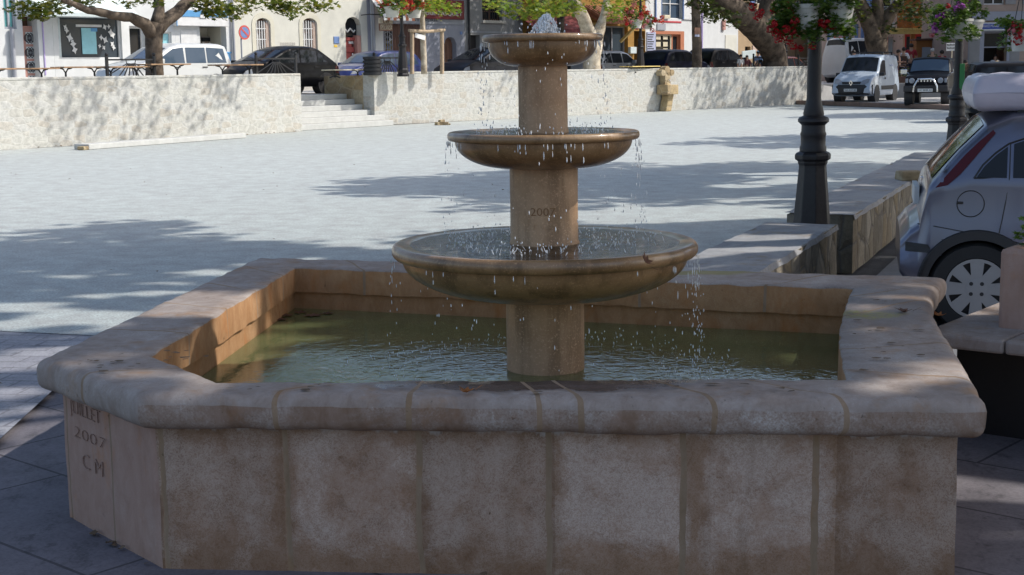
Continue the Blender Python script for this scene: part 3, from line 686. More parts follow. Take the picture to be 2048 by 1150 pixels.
# stone bench built against the pool, with its trough
bz = .45; b0 = P(1868,667,bz); b1_ = P(2040,685,bz); bd = (b1_-b0); bd.z = 0; bd.normalize(); bnn = Vector((-bd.y, bd.x, 0))
be = empty('stone_ledge', (b0.x,b0.y,0), math.atan2(bd.y,bd.x), 'thick stone slab ledge running right from the fountain pool over dark shade', 'ledge')
mb = MB()
for x0, x1 in ((-.06,.30),(.306,.92),(.926,1.6),(1.606,2.6)): mb.bx(x0, x1, 0, .98, bz-.06, bz)
mb.build('slab_top', M['cop'], be, bevel=.012)
MB().bx(.0, 2.6, .28, .9, -.05, bz-.062).build('shade_block', M['ironb'], be)  # near-black block added where only deep shade lies under the slab
q = P(1994,655,bz); tr = empty('stone_trough', q, math.atan2(bd.y,bd.x)+.03, 'rough pinkish stone planter trough standing on the ledge', 'planter')
mb = MB(); W_, D_, H_ = .85, .42, .35
mb.add([(x,y,z) for z in (0,H_) for x, y in ((0,0),(W_,0),(W_,D_),(0,D_))] + [(x,y,z) for z in (H_,H_-.08) for x, y in ((.06,.06),(W_-.06,.06),(W_-.06,D_-.06),(.06,D_-.06))],
       [(0,1,5,4),(1,2,6,5),(2,3,7,6),(3,0,4,7),(4,5,9,8),(5,6,10,9),(6,7,11,10),(7,4,8,11),(8,9,13,12),(9,10,14,13),(10,11,15,14),(11,8,12,15),(12,13,14,15)])
mb.build('trough', M['side'], tr, bevel=.02)
# leaves
LEAF2 = [(0,-.5),(.10,-.18),(.5,-.22),(.3,.06),(.44,.36),(.13,.26),(0,.58),(-.13,.26),(-.44,.36),(-.3,.06),(-.5,-.22),(-.10,-.18)]
def dryleaf(p, size, rz, mat, label, curl=.5, tilt=0.0):
    mb = MB(); vs = [(0,0,0)]
    for x, y in LEAF2:
        x, y = x*RNG.uniform(.7,1.2), y*RNG.uniform(.75,1.15)
        vs.append((x*size, y*size, (x*x+y*y)*size*curl + RNG.uniform(0,.08)*size))
    mb.add(vs, [(0,1+k,1+(k+1)%12) for k in range(12)])
    mb.add([(-.008*size,-.5*size,.08*size),(.02*size,-.5*size,.08*size),(.05*size,-.95*size,.3*size)], [(0,1,2)])
    o = mb.build('dry_leaf', mat, smooth=180); o.location = p; o.rotation_euler = (tilt, 0, rz); s = o.modifiers.new('s', 'SOLIDIFY'); s.thickness = .0012
    tag(o, label, 'leaf', 'fallen leaves on the fountain')
dryleaf(P(934,788,ZC)+Vector((0,0,.006)), .058, 2.0, M['dry'], 'orange curled dry leaf lying on the front edge of the pool', .9)
pl = PD(1291,522,FD-.58); dryleaf(pl+Vector((0,-.010,-.004)), .058, .9, M['dryd'], 'dark brown leaf stuck on the rim of the lowest bowl', 1.3, .75)
dryleaf(P(1808,626,ZC)+Vector((0,0,.005)), .07, 1.2, M['dryd'], 'brown curled leaf lying on the right edge of the pool', .7)
dryleaf(P(1876,640,.46)+Vector((0,0,.02)), .07, .2, M['dry'], 'yellowish leaf in the corner where the ledge meets the pool', .5)
mb = MB()
for (px, py, s) in ((570,632,.09),(600,626,.08),(625,632,.1),(655,628,.07),(560,640,.08),(880,622,.06)):
    q = P(px, py, ZW)-FC
    mb.add([(q.x+x*s, q.y+y*s*1.2, ZW+.003+RNG.uniform(0,.004)) for x, y in LEAF2], [tuple(range(12))])
o = mb.build('floating_leaves', M['dryd']); o.location = FC; tag(o, 'few brown leaves floating at the far left corner of the pool', 'leaves', kind='stuff')
mb = MB()
for i in range(170):
    if i < 60: q = P(RNG.uniform(100,1900), RNG.uniform(560,800), ZC+.004); z = None
    k = i % 4
    if k == 0: q = Vector((RNG.uniform(-9,1), RNG.uniform(8.5,26), .012))
    elif k == 1: q = WL_A + WLD*RNG.uniform(0,9.5) - wn*RNG.uniform(.03,.3) + Vector((0,0,.018))
    elif k == 2: q = WR_A + WRD*RNG.uniform(0,24) - wn2*abs(RNG.gauss(.02,.2)) + Vector((0,0,.018))
    elif i % 8 == 3: q = Vector((RNG.uniform(-4,-1.9), RNG.uniform(4.5,8), .004))
    else:
        if RNG.random() < .6: continue
        j_ = RNG.choice((0,8,8)); q = at(Oo, j_, RNG.random()) - at(OM, j_, .5)*.05 + Vector((0,0,-.03))
    s = RNG.uniform(.015,.04) if k != 1 else RNG.uniform(.03,.06); a = RNG.uniform(0,6.28); ca, sa = math.cos(a), math.sin(a)
    mb.add([(q.x+s*(x*ca-y*sa), q.y+s*(x*sa+y*ca), q.z+RNG.uniform(0,s*.5)) for x, y in LEAF2[::2]], [tuple(range(6))])
tag(mb.build('leaf_litter', M['litter']), 'scattered dry leaf litter on the gravel and along the wall foot', 'leaf litter', kind='stuff')
mb = MB()
for i in range(70):
    k = i % 3
    if k == 0: px, py = RNG.uniform(1700,1850), RNG.uniform(585,745)
    elif k == 1: px, py = RNG.uniform(300,1680), RNG.uniform(768,790)
    else:
        f = RNG.random(); px, py = 330-220*f+RNG.uniform(0,120), 700+40*f+RNG.uniform(-20,25)
    q = P(px, py, ZC); s = RNG.uniform(.004,.013); a = RNG.uniform(0,6.28)
    mb.add([(q.x+s*1.6*math.cos(a+b), q.y+s*math.sin(a+b), ZC+.007+RNG.uniform(0,.003)) for b in (0,1.3,2.4,3.9,5.2)], [(0,1,2,3,4)])
tag(mb.build('coping_specks', M['litter']), 'dark specks of leaf debris on the pool coping', 'leaf litter', kind='stuff')
# ================================================================ TREES
def leaves_np(centers, radii, counts, size, rng, droop=.25, flat=.75, simple=False):
    """leaf-shaped faces spread through clumps; returns verts and faces"""
    shp = np.array(LEAF2[::2] if simple else LEAF2); k = len(shp); V = []; Fc = []
    for (c, r, n) in zip(centers, radii, counts):
        r = np.array(r if hasattr(r, '__len__') else (r, r, r))
        d = rng.normal(size=(n, 3)); d /= np.linalg.norm(d, axis=1)[:, None]
        p = np.array(c) + d*r*(rng.random((n, 1))**.45)
        a = rng.random(n)*2*np.pi; tl = rng.normal(0, .55, n); tl2 = rng.normal(0, .5, n) ; s = size*rng.uniform(.6, 1.3, n)
        ca, sa = np.cos(a), np.sin(a)
        X = np.stack([ca, sa, tl*.6], 1); X /= np.linalg.norm(X, axis=1)[:, None]
        Y = np.stack([-sa*flat, ca*flat, -droop*3*np.abs(tl2)-.15], 1); Y -= X*(X*Y).sum(1)[:, None]; Y /= np.linalg.norm(Y, axis=1)[:, None]
        pts = p[:, None, :] + s[:, None, None]*(shp[None, :, 0, None]*X[:, None, :] + shp[None, :, 1, None]*Y[:, None, :])
        V.append(pts.reshape(-1, 3))
    V = np.concatenate(V); n = len(V)//k
    return V, np.arange(n*k).reshape(n, k)
def leafmesh(name, V, Fc, mat, parent):
    me = bpy.data.meshes.new(name); k = Fc.shape[1]
    me.vertices.add(len(V)); me.vertices.foreach_set('co', V.astype(np.float32).ravel())
    me.loops.add(Fc.size); me.loops.foreach_set('vertex_index', Fc.astype(np.int32).ravel())
    me.polygons.add(len(Fc)); me.polygons.foreach_set('loop_start', (np.arange(len(Fc))*k).astype(np.int32))
    me.update(calc_edges=True); me.materials.append(mat)
    o = bpy.data.objects.new(name, me); COL.objects.link(o); o.parent = parent; o.location = -parent.location; return o
def tree(label, base, limbs, clumps, leaf, bark, size, seed, group='plane trees along the street', name='plane_tree', simple=False, trunk_seg=14, wob=.02):
    """limbs: list of (points, radii) in world; clumps: (centre, radius, count)"""
    r = empty(name, base, 0, label, 'tree', group)
    mb = MB()
    for pts, rs in limbs:
        pp = []; rr = []
        for i in range(len(pts)-1):
            m = max(2, int((Vector(pts[i+1])-Vector(pts[i])).length/.18))
            for j in range(m):
                f = j/m; q = Vector(pts[i]).lerp(Vector(pts[i+1]), f); pp.append(q); rr.append(rs[i]*(1-f)+rs[i+1]*f)
        pp.append(Vector(pts[-1])); rr.append(rs[-1])
        mb.tube(pp, rr, trunk_seg)
    mb.v = [tuple(Vector(q)+mnoise.noise_vector(Vector(q)*2.2)*wob*2+mnoise.noise_vector(Vector(q)*6)*wob) for q in mb.v]
    bw(mb, 'trunk', bark, r, smooth=180)
    V, Fc = leaves_np([c for c, _, _ in clumps], [q for _, q, _ in clumps], [n for _, _, n in clumps], size, np.random.default_rng(seed), simple=simple)
    if simple:
        V = V[thin(V, Fc, seed)].reshape(-1, 3); Fc = np.arange(len(V)).reshape(-1, Fc.shape[1])
    leafmesh('crown', V, Fc, leaf, r)
    return r
def at_s(px, v, z=.95):
    d = ray(px, 100); k = (W0+ND*v-CAM).dot(ND)/d.dot(ND); q = CAM+d*k; return Vector((q.x,q.y,z))
def px_limb(pts, v, dv=0.0): return [WP(x, y, v + dv*i) for i, (x, y) in enumerate(pts)]
def fringe(rows, v, n, rr):          # clumps whose underside is seen at the top of the photograph
    out = []
    for (x, y, k) in rows:
        q = WP(x, y, v + RNG.uniform(-.8,.8)); out.append((q, (rr*RNG.uniform(.8,1.3), rr*RNG.uniform(.8,1.3), rr*RNG.uniform(.55,.9)), int(n*k)))
    return out
def dome(c, R, H, ncl, cr, n, rng):
    out = []
    for i in range(ncl):
        a = rng.uniform(0, 6.283); t = rng.random()**.5; h = rng.uniform(-.35, 1.0)
        k = math.sqrt(max(.05, 1-max(0, h)**2))
        out.append((Vector((c[0]+R*t*k*math.cos(a), c[1]+R*t*k*math.sin(a), c[2]+H*h)), (cr*rng.uniform(.8,1.3), cr*rng.uniform(.8,1.3), cr*.7), n))
    return out
# first tree, in front of the shop windows
v = 1.6; b = WP(309,152,v); b.z = 1.44
t1 = px_limb([(309,156),(308,110),(309,75),(313,48)], v); t1[0].z = 1.42
cl = fringe([(34,14,.5),(60,20,1),(80,24,1.1),(100,14,1),(118,10,.6),(150,4,.8),(190,2,.5),(250,2,.5),(300,0,.4),(405,10,1),(425,18,1.2),(447,20,1.3),(465,24,1.0),(480,18,.8),(505,6,.7),(545,8,.9),(560,12,1),(578,18,.9),(590,22,.6),(620,8,.8),(640,10,.6),(655,14,.3)], v, 85, .33)
cl += dome((b.x+2.2, b.y-.2, 6.4), 4.6, 2.4, 66, .85, 90, random.Random(3))
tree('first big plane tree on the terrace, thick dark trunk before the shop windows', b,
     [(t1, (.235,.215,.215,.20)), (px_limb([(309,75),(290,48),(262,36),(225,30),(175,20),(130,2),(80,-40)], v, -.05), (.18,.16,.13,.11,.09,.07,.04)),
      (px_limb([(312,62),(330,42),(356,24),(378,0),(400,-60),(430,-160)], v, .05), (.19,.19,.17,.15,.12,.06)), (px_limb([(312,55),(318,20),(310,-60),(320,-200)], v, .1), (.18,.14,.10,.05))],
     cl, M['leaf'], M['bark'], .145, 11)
# second: sunlit forked trunk right of the top bowl
v = 1.5; b = WP(1183,141,v); b.z = 1.44
t2 = px_limb([(1183,146),(1184,110),(1186,84)], v); t2[0].z = 1.42
cl = fringe([(990,6,.8),(1015,14,1),(1040,22,1),(1062,26,1),(1085,24,1),(1108,18,1),(1130,14,.9),(1152,10,.8),(1205,6,.8),(1228,14,1.1),(1245,20,1),(1225,30,.7),(1262,8,.7),(1075,10,1.2),(1110,5,1.2)], v, 80, .5)
cl += dome((b.x, b.y, 7.4), 4.6, 2.8, 52, 1.0, 90, random.Random(4))
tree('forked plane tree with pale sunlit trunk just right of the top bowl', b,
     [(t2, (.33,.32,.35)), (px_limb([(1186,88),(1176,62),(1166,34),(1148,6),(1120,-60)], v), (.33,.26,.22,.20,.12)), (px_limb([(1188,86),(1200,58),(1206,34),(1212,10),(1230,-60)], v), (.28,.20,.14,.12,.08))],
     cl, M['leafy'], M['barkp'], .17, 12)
# third: huge dark leaning trunk behind the red geraniums
v = 1.7; b = WP(1548,140,v); b.z = 1.44
t3 = px_limb([(1550,146),(1549,115),(1542,92),(1522,64),(1492,36),(1452,10),(1400,-30),(1330,-90)], v); t3[0].z = 1.42
cl = fringe([(1392,8,.9),(1408,20,1.1),(1425,28,1.1),(1440,24,1),(1458,34,.8),(1470,38,.5),(1400,2,1.3),(1440,4,1.3),(1475,2,1),(1560,0,1),(1600,4,1),(1640,8,1),(1500,0,1.2)], v, 80, .55)
cl += dome((b.x+1.6, b.y-.8, 7.6), 6.0, 3.0, 72, 1.1, 95, random.Random(5))
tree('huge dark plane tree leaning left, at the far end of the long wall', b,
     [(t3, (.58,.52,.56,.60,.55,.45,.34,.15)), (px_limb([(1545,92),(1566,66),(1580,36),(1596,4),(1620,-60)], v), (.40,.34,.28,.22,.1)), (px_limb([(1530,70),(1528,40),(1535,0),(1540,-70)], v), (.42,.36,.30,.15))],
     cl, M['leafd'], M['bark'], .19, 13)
# fourth: behind the van
Y = 66.0
def pl4(pts): return [PD(x, y, Y) for x, y in pts]
b = PD(1757,132,Y); b.z = .7
t4 = pl4([(1757,140),(1756,108),(1753,80)]); t4[0].z = .6
cl = [(PD(x,y,Y+RNG.uniform(-1,1)), (.6,.6,.45), int(60*k)) for x, y, k in ((1688,6,1),(1700,18,1),(1712,26,1),(1722,34,.8),(1705,40,.5),(1735,8,1),(1770,5,1),(1800,8,1),(1812,16,1),(1822,26,.9),(1828,36,.7),(1800,24,.5),(1842,14,1),(1858,22,1),(1850,40,.8),(1862,48,.4),(1782,54,.4),(1790,64,.3))]
cl += dome((b.x, b.y, 8.0), 5.0, 2.8, 56, 1.1, 90, random.Random(6))
tree('two limbed plane tree standing behind the pale delivery van', b,
     [(t4, (.52,.48,.50)), (pl4([(1752,86),(1742,54),(1728,22),(1710,-10),(1690,-60)]), (.46,.40,.34,.26,.12)), (pl4([(1757,84),(1768,50),(1784,22),(1797,6),(1815,-60)]), (.36,.30,.26,.24,.12)), (pl4([(1754,60),(1756,20),(1752,-60)]), (.34,.28,.14))],
     cl, M['leafd'], M['bark'], .2, 14)
# young staked tree and bare thin trunk
v = 1.3; b = WP(846,143,v); b.z = 1.44
tree('young thin tree held by a wooden stake frame', b, [(px_limb([(848,148),(847,100),(845,60),(844,20),(843,-60)], v), (.10,.095,.085,.075,.05))],
     fringe([(795,10,.5),(806,16,.6),(842,8,1),(856,10,1),(868,14,1),(880,10,1),(893,14,1),(905,16,.9),(850,20,.7),(884,24,.4),(912,22,.5),(886,30,.25),(840,24,.3),(875,4,1.2),(850,0,1.2)], v, 34, .32) + dome((b.x, b.y, 5.2), 1.8, 1.5, 22, .6, 70, random.Random(8)),
     M['leafy'], M['barkp'], .15, 15, name='young_tree', group=None, trunk_seg=10, wob=.006)
fs = empty('stake_frame', WP(854,143,1.3), YAW, 'wooden stake frame around the young tree', 'tree stakes')
def loc(o, p): return o.matrix_basis.inverted() @ Vector(p) if False else (Matrix.Translation(o.location) @ o.rotation_euler.to_matrix().to_4x4()).inverted() @ Vector(p)
for x0 in (824, 884):
    a, c = loc(fs, WP(x0, 148, 1.25)), loc(fs, WP(x0, 59, 1.25))
    mb = MB(); mb.tube([a, (a+c)/2, c], [.065,.06,.06], 10); wobble(mb, .008, 6); mb.build('stake', M['stake'], fs, smooth=60)
mb = MB(); mb.tube([loc(fs, WP(818,61,1.18)), loc(fs, WP(855,63,1.18)), loc(fs, WP(889,60,1.18))], .05, 10); wobble(mb, .008, 6); mb.build('cross_bar', M['stake'], fs, smooth=60)
MB().bar(loc(fs, WP(830,70,1.2)), loc(fs, WP(850,76,1.2)), .02, .14).build('tie_strap', M['whitep'], fs)
v = 1.4; b = WP(1393,140,v); b.z = 1.44
tree('straight slender brown trunk between the two dark parked cars', b, [(px_limb([(1394,146),(1394,90),(1392,40),(1389,-10),(1388,-80)], v), (.20,.19,.17,.15,.10))],
     dome((b.x+1.5, b.y+5.5, 7.4), 4.6, 2.2, 52, .95, 90, random.Random(9)), M['leaf'], M['bark'], .17, 16, name='slender_tree', group=None, trunk_seg=10, wob=.008)
b = WP(1086,140,3.6); b.z = 1.44  # extra tree, trunk hidden by the bowl, added to shade the bakery and grey house
tree('plane tree added behind the top bowl, its crown shading the shop fronts', b, [([b-Vector((0,0,.03)), b+Vector((0,0,1.5)), b+Vector((.1,.2,3.4))], (.24,.21,.2)), ([b+Vector((.1,.2,3.2)), b+Vector((1.5,2.5,4.6)), b+Vector((2.6,4.5,6.2))], (.18,.13,.06)), ([b+Vector((.1,.2,3.2)), b+Vector((-.6,2.0,4.6)), b+Vector((-1.0,4.0,6.0))], (.17,.12,.06))],
     dome((1.0, 59.6, 7.3), 3.8, 1.9, 52, 1.0, 110, random.Random(19)) + dome((3.6, 62.4, 7.3), 3.2, 1.8, 40, 1.0, 110, random.Random(20)), M['leaf'], M['bark'], .18, 19)
b = at_s(1116, 9.8)  # added tree with its trunk hidden by the jet, shades the ochre shop
tree('plane tree added on the far pavement behind the water jet for shade', b, [([b-Vector((0,0,.03)), b+Vector((0,0,1.6)), b+Vector((.2,.1,3.4))], (.2,.18,.17)), ([b+Vector((.2,.1,3.2)), b+Vector((2,.6,4.8)), b+Vector((4.4,1.6,6.2))], (.16,.12,.06))],
     dome((b.x+3.6, b.y+1.6, 7.3), 4.2, 1.9, 60, 1.0, 110, random.Random(22)), M['leaf'], M['bark'], .18, 23)
# the plane trees over the side street whose crowns shade the fountain and the plaza
GAPS = [((-1.25,6.15,.35),.22),((-1.22,6.6,.3),.16),((-1.2,7.05,.35),.14),((-1.28,5.7,.2),.22),((-.95,5.55,.06),.26),((-.7,5.9,.06),.15)]
GAPS += [(tuple(P(x, y, z)), r) for x, y, z, r in ((385,606,.58,.20),(455,600,.58,.17),(325,622,.58,.12),(560,562,.58,.07),(60,612,0,.24),(150,626,0,.20),(255,640,0,.26),(30,648,0,.22),(190,590,0,.13),(330,585,0,.13),(40,722,0,.26),(45,832,0,.22),(90,690,0,.2),(30,780,0,.16),
  (1800,597,.58,.10),(1740,612,.58,.09),(1765,668,.58,.07),(1880,735,.58,.10),(1800,770,.58,.10),(1930,597,.45,.13),(1975,594,.45,.1),(1530,476,.45,.11),(1592,486,.45,.13),(1545,452,.45,.12),(1690,428,.45,.08),(1660,382,.45,.15),(1740,372,.45,.14),
  (1200,431,0,.45),(1400,430,0,.6),(1540,428,0,.45),(1290,440,0,.4),(1000,433,0,.4),(870,437,0,.35),(640,470,0,.18),(700,455,0,.2),(560,520,0,.12),(520,475,0,.15),(420,545,0,.13),(1500,398,0,.3),(1550,350,0,.35),(1480,372,0,.3))]
GAPS += [((FC.x,FC.y,1.80),.16),((FC.x+.145,FC.y-.04,1.06),.07),((FC.x+.3,FC.y-.05,.60),.06)]
def thin(V, Fc, seed):                    # leaves cut away along sun rays to aim flecks at chosen spots
    C3 = V[Fc].mean(1); keep = np.ones(len(Fc), bool); rg = np.random.default_rng(seed); s_ = np.array(SDIR)
    for t_, r_ in GAPS:
        d = C3 - np.array(t_); d -= (d @ s_)[:, None]*s_; keep &= np.linalg.norm(d, axis=1) > (r_+.07)*rg.uniform(.8, 1.15, len(Fc))
    return Fc[keep]
def shade_tree(x, y, h, R, ncl, n, seed, label, off=(0,0), cr=.85):
    rr = random.Random(seed)
    lim = [([(x,y,0),(x+.1,y,1.6),(x,y+.1,3.0)], (.36,.30,.30))]
    for k in range(5):
        a = k*1.257+rr.uniform(-.3,.3); lim.append(([(x,y+.1,2.8),(x+off[0]*.4+1.2*math.cos(a),y+off[1]*.4+1.2*math.sin(a),4.4),(x+off[0]+R*.7*math.cos(a),y+off[1]+R*.7*math.sin(a),h)], (.2,.15,.06)))
    return tree(label, (x,y,0), lim, dome((x+off[0], y+off[1], h), R, 1.9, ncl, cr, n, rr), M['shade'], M['bark'], .24, seed, group=None, simple=True)
SHADE = [(6.6,4.6,7.0,4.0,70,95,51,'shady plane tree over the side street, right of the fountain',(-.6,-.2)),
         (6.4,9.6,7.8,5.9,120,85,52,'shady plane tree over the side street, behind the silver car',(-3.4,.8)),
         (11.8,13.0,7.0,4.2,72,95,58,'shady plane tree between the silver car and the plaza trees',(-.6,.2)),
         (10.8,20.5,6.6,4.2,70,100,53,'shady plane tree at the edge of the plaza beyond the silver car',(-1.6,0)),
         (15.5,31,6.4,3.6,50,80,54,'shady plane tree far along the side street',(-1,0)),
         (23,57,7.2,5.0,60,90,56,'shady plane tree beside the parked off road car',(-1,0)), (34,69,7.6,5.6,64,100,57,'shady plane tree near the police station',(-1,0)),
         (21.5,46,7.0,4.2,60,90,55,'shady plane tree at the far end of the side street',(-.5,0))]
for a in SHADE: shade_tree(*a)
# ================================================================ LAMP POSTS with hanging flower pots
def zl(y, x=1638, Y=10.77): return PD(x, y, Y).z
LP = [(.185,0),(.185,.06),(.155,.10),(.175,.16),(.175,.20),(.150,.25),(.143,zl(445)),(.106,zl(335)),(.106,zl(330)),(.114,zl(325)),(.114,zl(321)),(.136,zl(318)),(.138,zl(309)),(.124,zl(305)),(.100,zl(302)),(.100,zl(294)),(.093,zl(290)),(.093,zl(272)),(.098,zl(268)),(.090,zl(262)),(.088,zl(250)),(.098,zl(247)),(.116,zl(243)),(.116,zl(238)),(.104,zl(234)),(.076,zl(231)),(.078,zl(226)),(.058,zl(203)),(.054,zl(196)),(.053,zl(150)),(.050,zl(60)),(.045,2.6),(.042,3.4)]
def lamp_post(p, label, sc=1.0, rz=0.0):
    r = empty('lamp_post', p, rz, label, 'lamp post', 'cast iron lamp posts'); r.scale = (sc, sc, sc)
    k = [i for i, q in enumerate(LP) if q[1] <= zl(302)+1e-6]; c = len(k)
    MB().lathe(LP[:c], 8).build('base', M['iron'], r, bevel=.006)
    mb = MB().lathe(LP[c-1:], 20)
    mb.build('shaft', M['iron'], r, smooth=40)
    MB().tube([(0,0,3.38),(0,0,3.5)], [.05,.09], 12).build('lantern_base', M['iron'], r); MB().tube([(0,0,3.88),(0,0,4.0)], [.2,.03], 12).build('lantern_roof', M['iron'], r)
    MB().tube([(0,0,3.5),(0,0,3.88)], [.1,.19], 8).build('lantern_glass', M['lampglass'], r)
    for s in (-1, 1):
        mb = MB(); mb.tube([(0,0,2.55),(s*.15,0,2.62),(s*.3,0,2.60),(s*.36,0,2.50)], .014, 8); mb.build('bracket', M['iron'], r, smooth=60)
    return r
LP1 = lamp_post(LW(2.93,-.26), 'nearest cast iron lamp post, in the gap of the low wall, with red geraniums')
q2 = PD(1913,250,17.6); q2.z = 0; lamp_post(q2, 'lamp post behind the white roof load, carrying purple petunia pots')
q3 = WP(806,143,1.2); q3.z = 1.45; lamp_post(q3, 'lamp post on the terrace beside the young staked tree')
q4 = WP(1281,140,1.2); q4.z = 1.45; lamp_post(q4, 'lamp post above the little wall fountain, with hanging flower boxes')
q5 = WP(1570,140,2.4); q5.z = 1.45; lamp_post(q5, 'lamp post half hidden by the huge leaning plane tree', .9)
q6 = PD(1768,140,68); q6.z = .7; lamp_post(q6, 'thin dark lamp post between the van and the far café', .9)
MB().box((.03,-.055,1.42), (.06,.02,.36)).build('green_band', M['green'], bpy.data.objects['lamp_post.001'], bevel=.004)

def flower_pot(p, label, r=.12, h=.2, cols=('red',), nleaf=260, spread=(.22,.22,.16), nb=14, bl=None, seed=1, lsize=.05, hook=.6, bsize=.012, ploc=(0,0,.06)):
    rg = random.Random(seed); e = empty('hanging_flower_pot', p, rg.uniform(0,3), label, 'flower pot', 'flower pots hung on the lamp posts')
    mb = MB(); mb.lathe([(r*.72,-h),(r*.98,-.02),(r*1.06,-.018),(r*1.06,.012),(r*.96,.012),(r*.9,-.03),(0,-.03)], 20); mb.build('pot', M['pot'], e, smooth=40)
    mb = MB()
    for k in range(3):
        a = k*2.094; mb.tube([(r*math.cos(a), r*math.sin(a), 0), (0,0,hook)], .004, 5)
    mb.build('hanger', M['ironb'], e)
    ng = np.random.default_rng(seed)
    cs = [np.array((rg.uniform(-.7,.7)*spread[0]+ploc[0], rg.uniform(-.7,.7)*spread[1]+ploc[1], rg.uniform(-.9,.8)*spread[2]+ploc[2])) for _ in range(14)]
    V, Fc = leaves_np(cs, [(.45*spread[0], .45*spread[1], .4*spread[2])]*14, [max(4,nleaf//14)]*14, lsize, ng, flat=.9)
    o = leafmesh('foliage', V, Fc, M['plant'], e); o.location = (0,0,0)
    mb = MB()
    for i in range(9):
        c = rg.choice(cs); mb.tube([(c[0]*.2, c[1]*.2, 0), tuple(c*.7+np.array((0,0,.05))), tuple(c*1.3)], [.005,.004,.002], 5)
    mb.build('stems', M['plant'], e)
    spots = bl or []
    if not bl:
        for i in range(nb):
            c = rg.choice(cs); d = Vector((rg.gauss(0,1), rg.gauss(0,1)-.6, rg.gauss(.2,.7))).normalized(); spots.append((Vector(c)*1.15 + d*spread[0]*.55, rg.choice(cols)))
    for i, (c, col) in enumerate(spots):
        mb = MB(); cr = bsize*rg.uniform(2.2,3.6)
        for j in range(26):
            d = Vector((rg.gauss(0,1), rg.gauss(0,1), rg.gauss(0,1))).normalized(); q = Vector(c)+d*cr*rg.uniform(.6,1.05)
            x = d.orthogonal().normalized(); y = d.cross(x); s = bsize*rg.uniform(.7,1.2)
            mb.add([q+(x*math.cos(t_)+y*math.sin(t_))*s*(1 if k%2 else .75)+d*(.3*s if k%2 else 0) for k, t_ in enumerate([i_*math.pi/4 for i_ in range(8)])], [tuple(range(8))])
        mb.build('blossom', M['fl_'+col], e)
    return e
# pots on the nearest lamp: blossoms placed where the picture shows the red trusses
def rel(p, e): return Vector(p)-Vector(e)
for (px, py, lab, spots, pl_, sd, sp) in (
    (1613, 12, 'white pot with trailing red geraniums on the left of the nearest lamp post', ((1505,14),(1520,24),(1516,34),(1548,18),(1573,10),(1585,22),(1540,58),(1552,64),(1562,72),(1572,58),(1584,62),(1590,42),(1592,68),(1556,80),(1548,48),(1577,78),(1600,30),(1588,92)), (-.02,-.05,-.02), 21, (.24,.20,.22)),
    (1680, 8, 'white pot with red geraniums on the right of the nearest lamp post', ((1648,50),(1656,44),(1664,52),(1642,46),(1653,60),(1625,92),(1600,96)), (-.08,-.06,-.02), 22, (.20,.20,.24))):
    p = PD(px, py, 10.55); bl = [(PD(x, y, 10.55+RNG.uniform(-.18,.05))-p, 'red') for x, y in spots]
    e = flower_pot(p, lab, .105, .17, nleaf=1500, spread=sp, bl=bl, seed=sd, lsize=.042, bsize=.0105, ploc=pl_); e.rotation_euler = (0,0,0)
e = flower_pot(PD(1916,40,17.2), 'white pot of purple petunias on the second lamp post', .17, .22, ('purple',), 900, (.30,.26,.26), seed=23, lsize=.065, bsize=.013, ploc=(-.05,-.12,.03),
   bl=[(PD(x,y,17.0)-PD(1916,40,17.2),'purple') for x, y in ((1876,34),(1884,30),(1890,32),(1912,18),(1920,10),(1926,14),(1868,52),(1870,60),(1874,48))]+[(PD(1896,12,17.0)-PD(1916,40,17.2),'red'),(PD(1864,70,17.0)-PD(1916,40,17.2),'pink')]); e.rotation_euler = (0,0,0)
e = flower_pot(PD(1941,42,17.8), 'white pot with plain green foliage behind the petunia pot', .16, .22, ('purple',), 420, (.18,.18,.2), seed=24, lsize=.065, bsize=.02, bl=[(Vector((0,.1,.25)),'purple')])
e = flower_pot(PD(2046,62,14.5), 'pot with bright red flowers cut by the right edge of the view', .13, .2, ('red','orange'), 420, (.24,.2,.22), seed=25, lsize=.06, bsize=.018,
   bl=[(PD(x,y,14.4)-PD(2046,62,14.5),c_) for x, y, c_ in ((2032,52,'red'),(2037,60,'orange'),(2035,68,'red'),(2037,80,'red'),(2028,62,'pink'))]); e.rotation_euler = (0,0,0)
for i, (px, py, v_, cols, lab) in enumerate(((784,14,1.0,('orange','red'),'left pot of orange flowers on the terrace lamp by the staked tree'), (828,16,1.3,('orange',),'right white pot on the terrace lamp by the staked tree'),
      (1272,40,1.0,('pink','red'),'left flower box on the lamp above the little wall fountain'), (1293,42,1.3,('red','orange'),'right flower box on the lamp above the little wall fountain'))):
    flower_pot(WP(px,py,v_), lab, .24, .3, cols, 420, (.42,.42,.34), 18, seed=30+i, lsize=.10, bsize=.032, hook=.9)

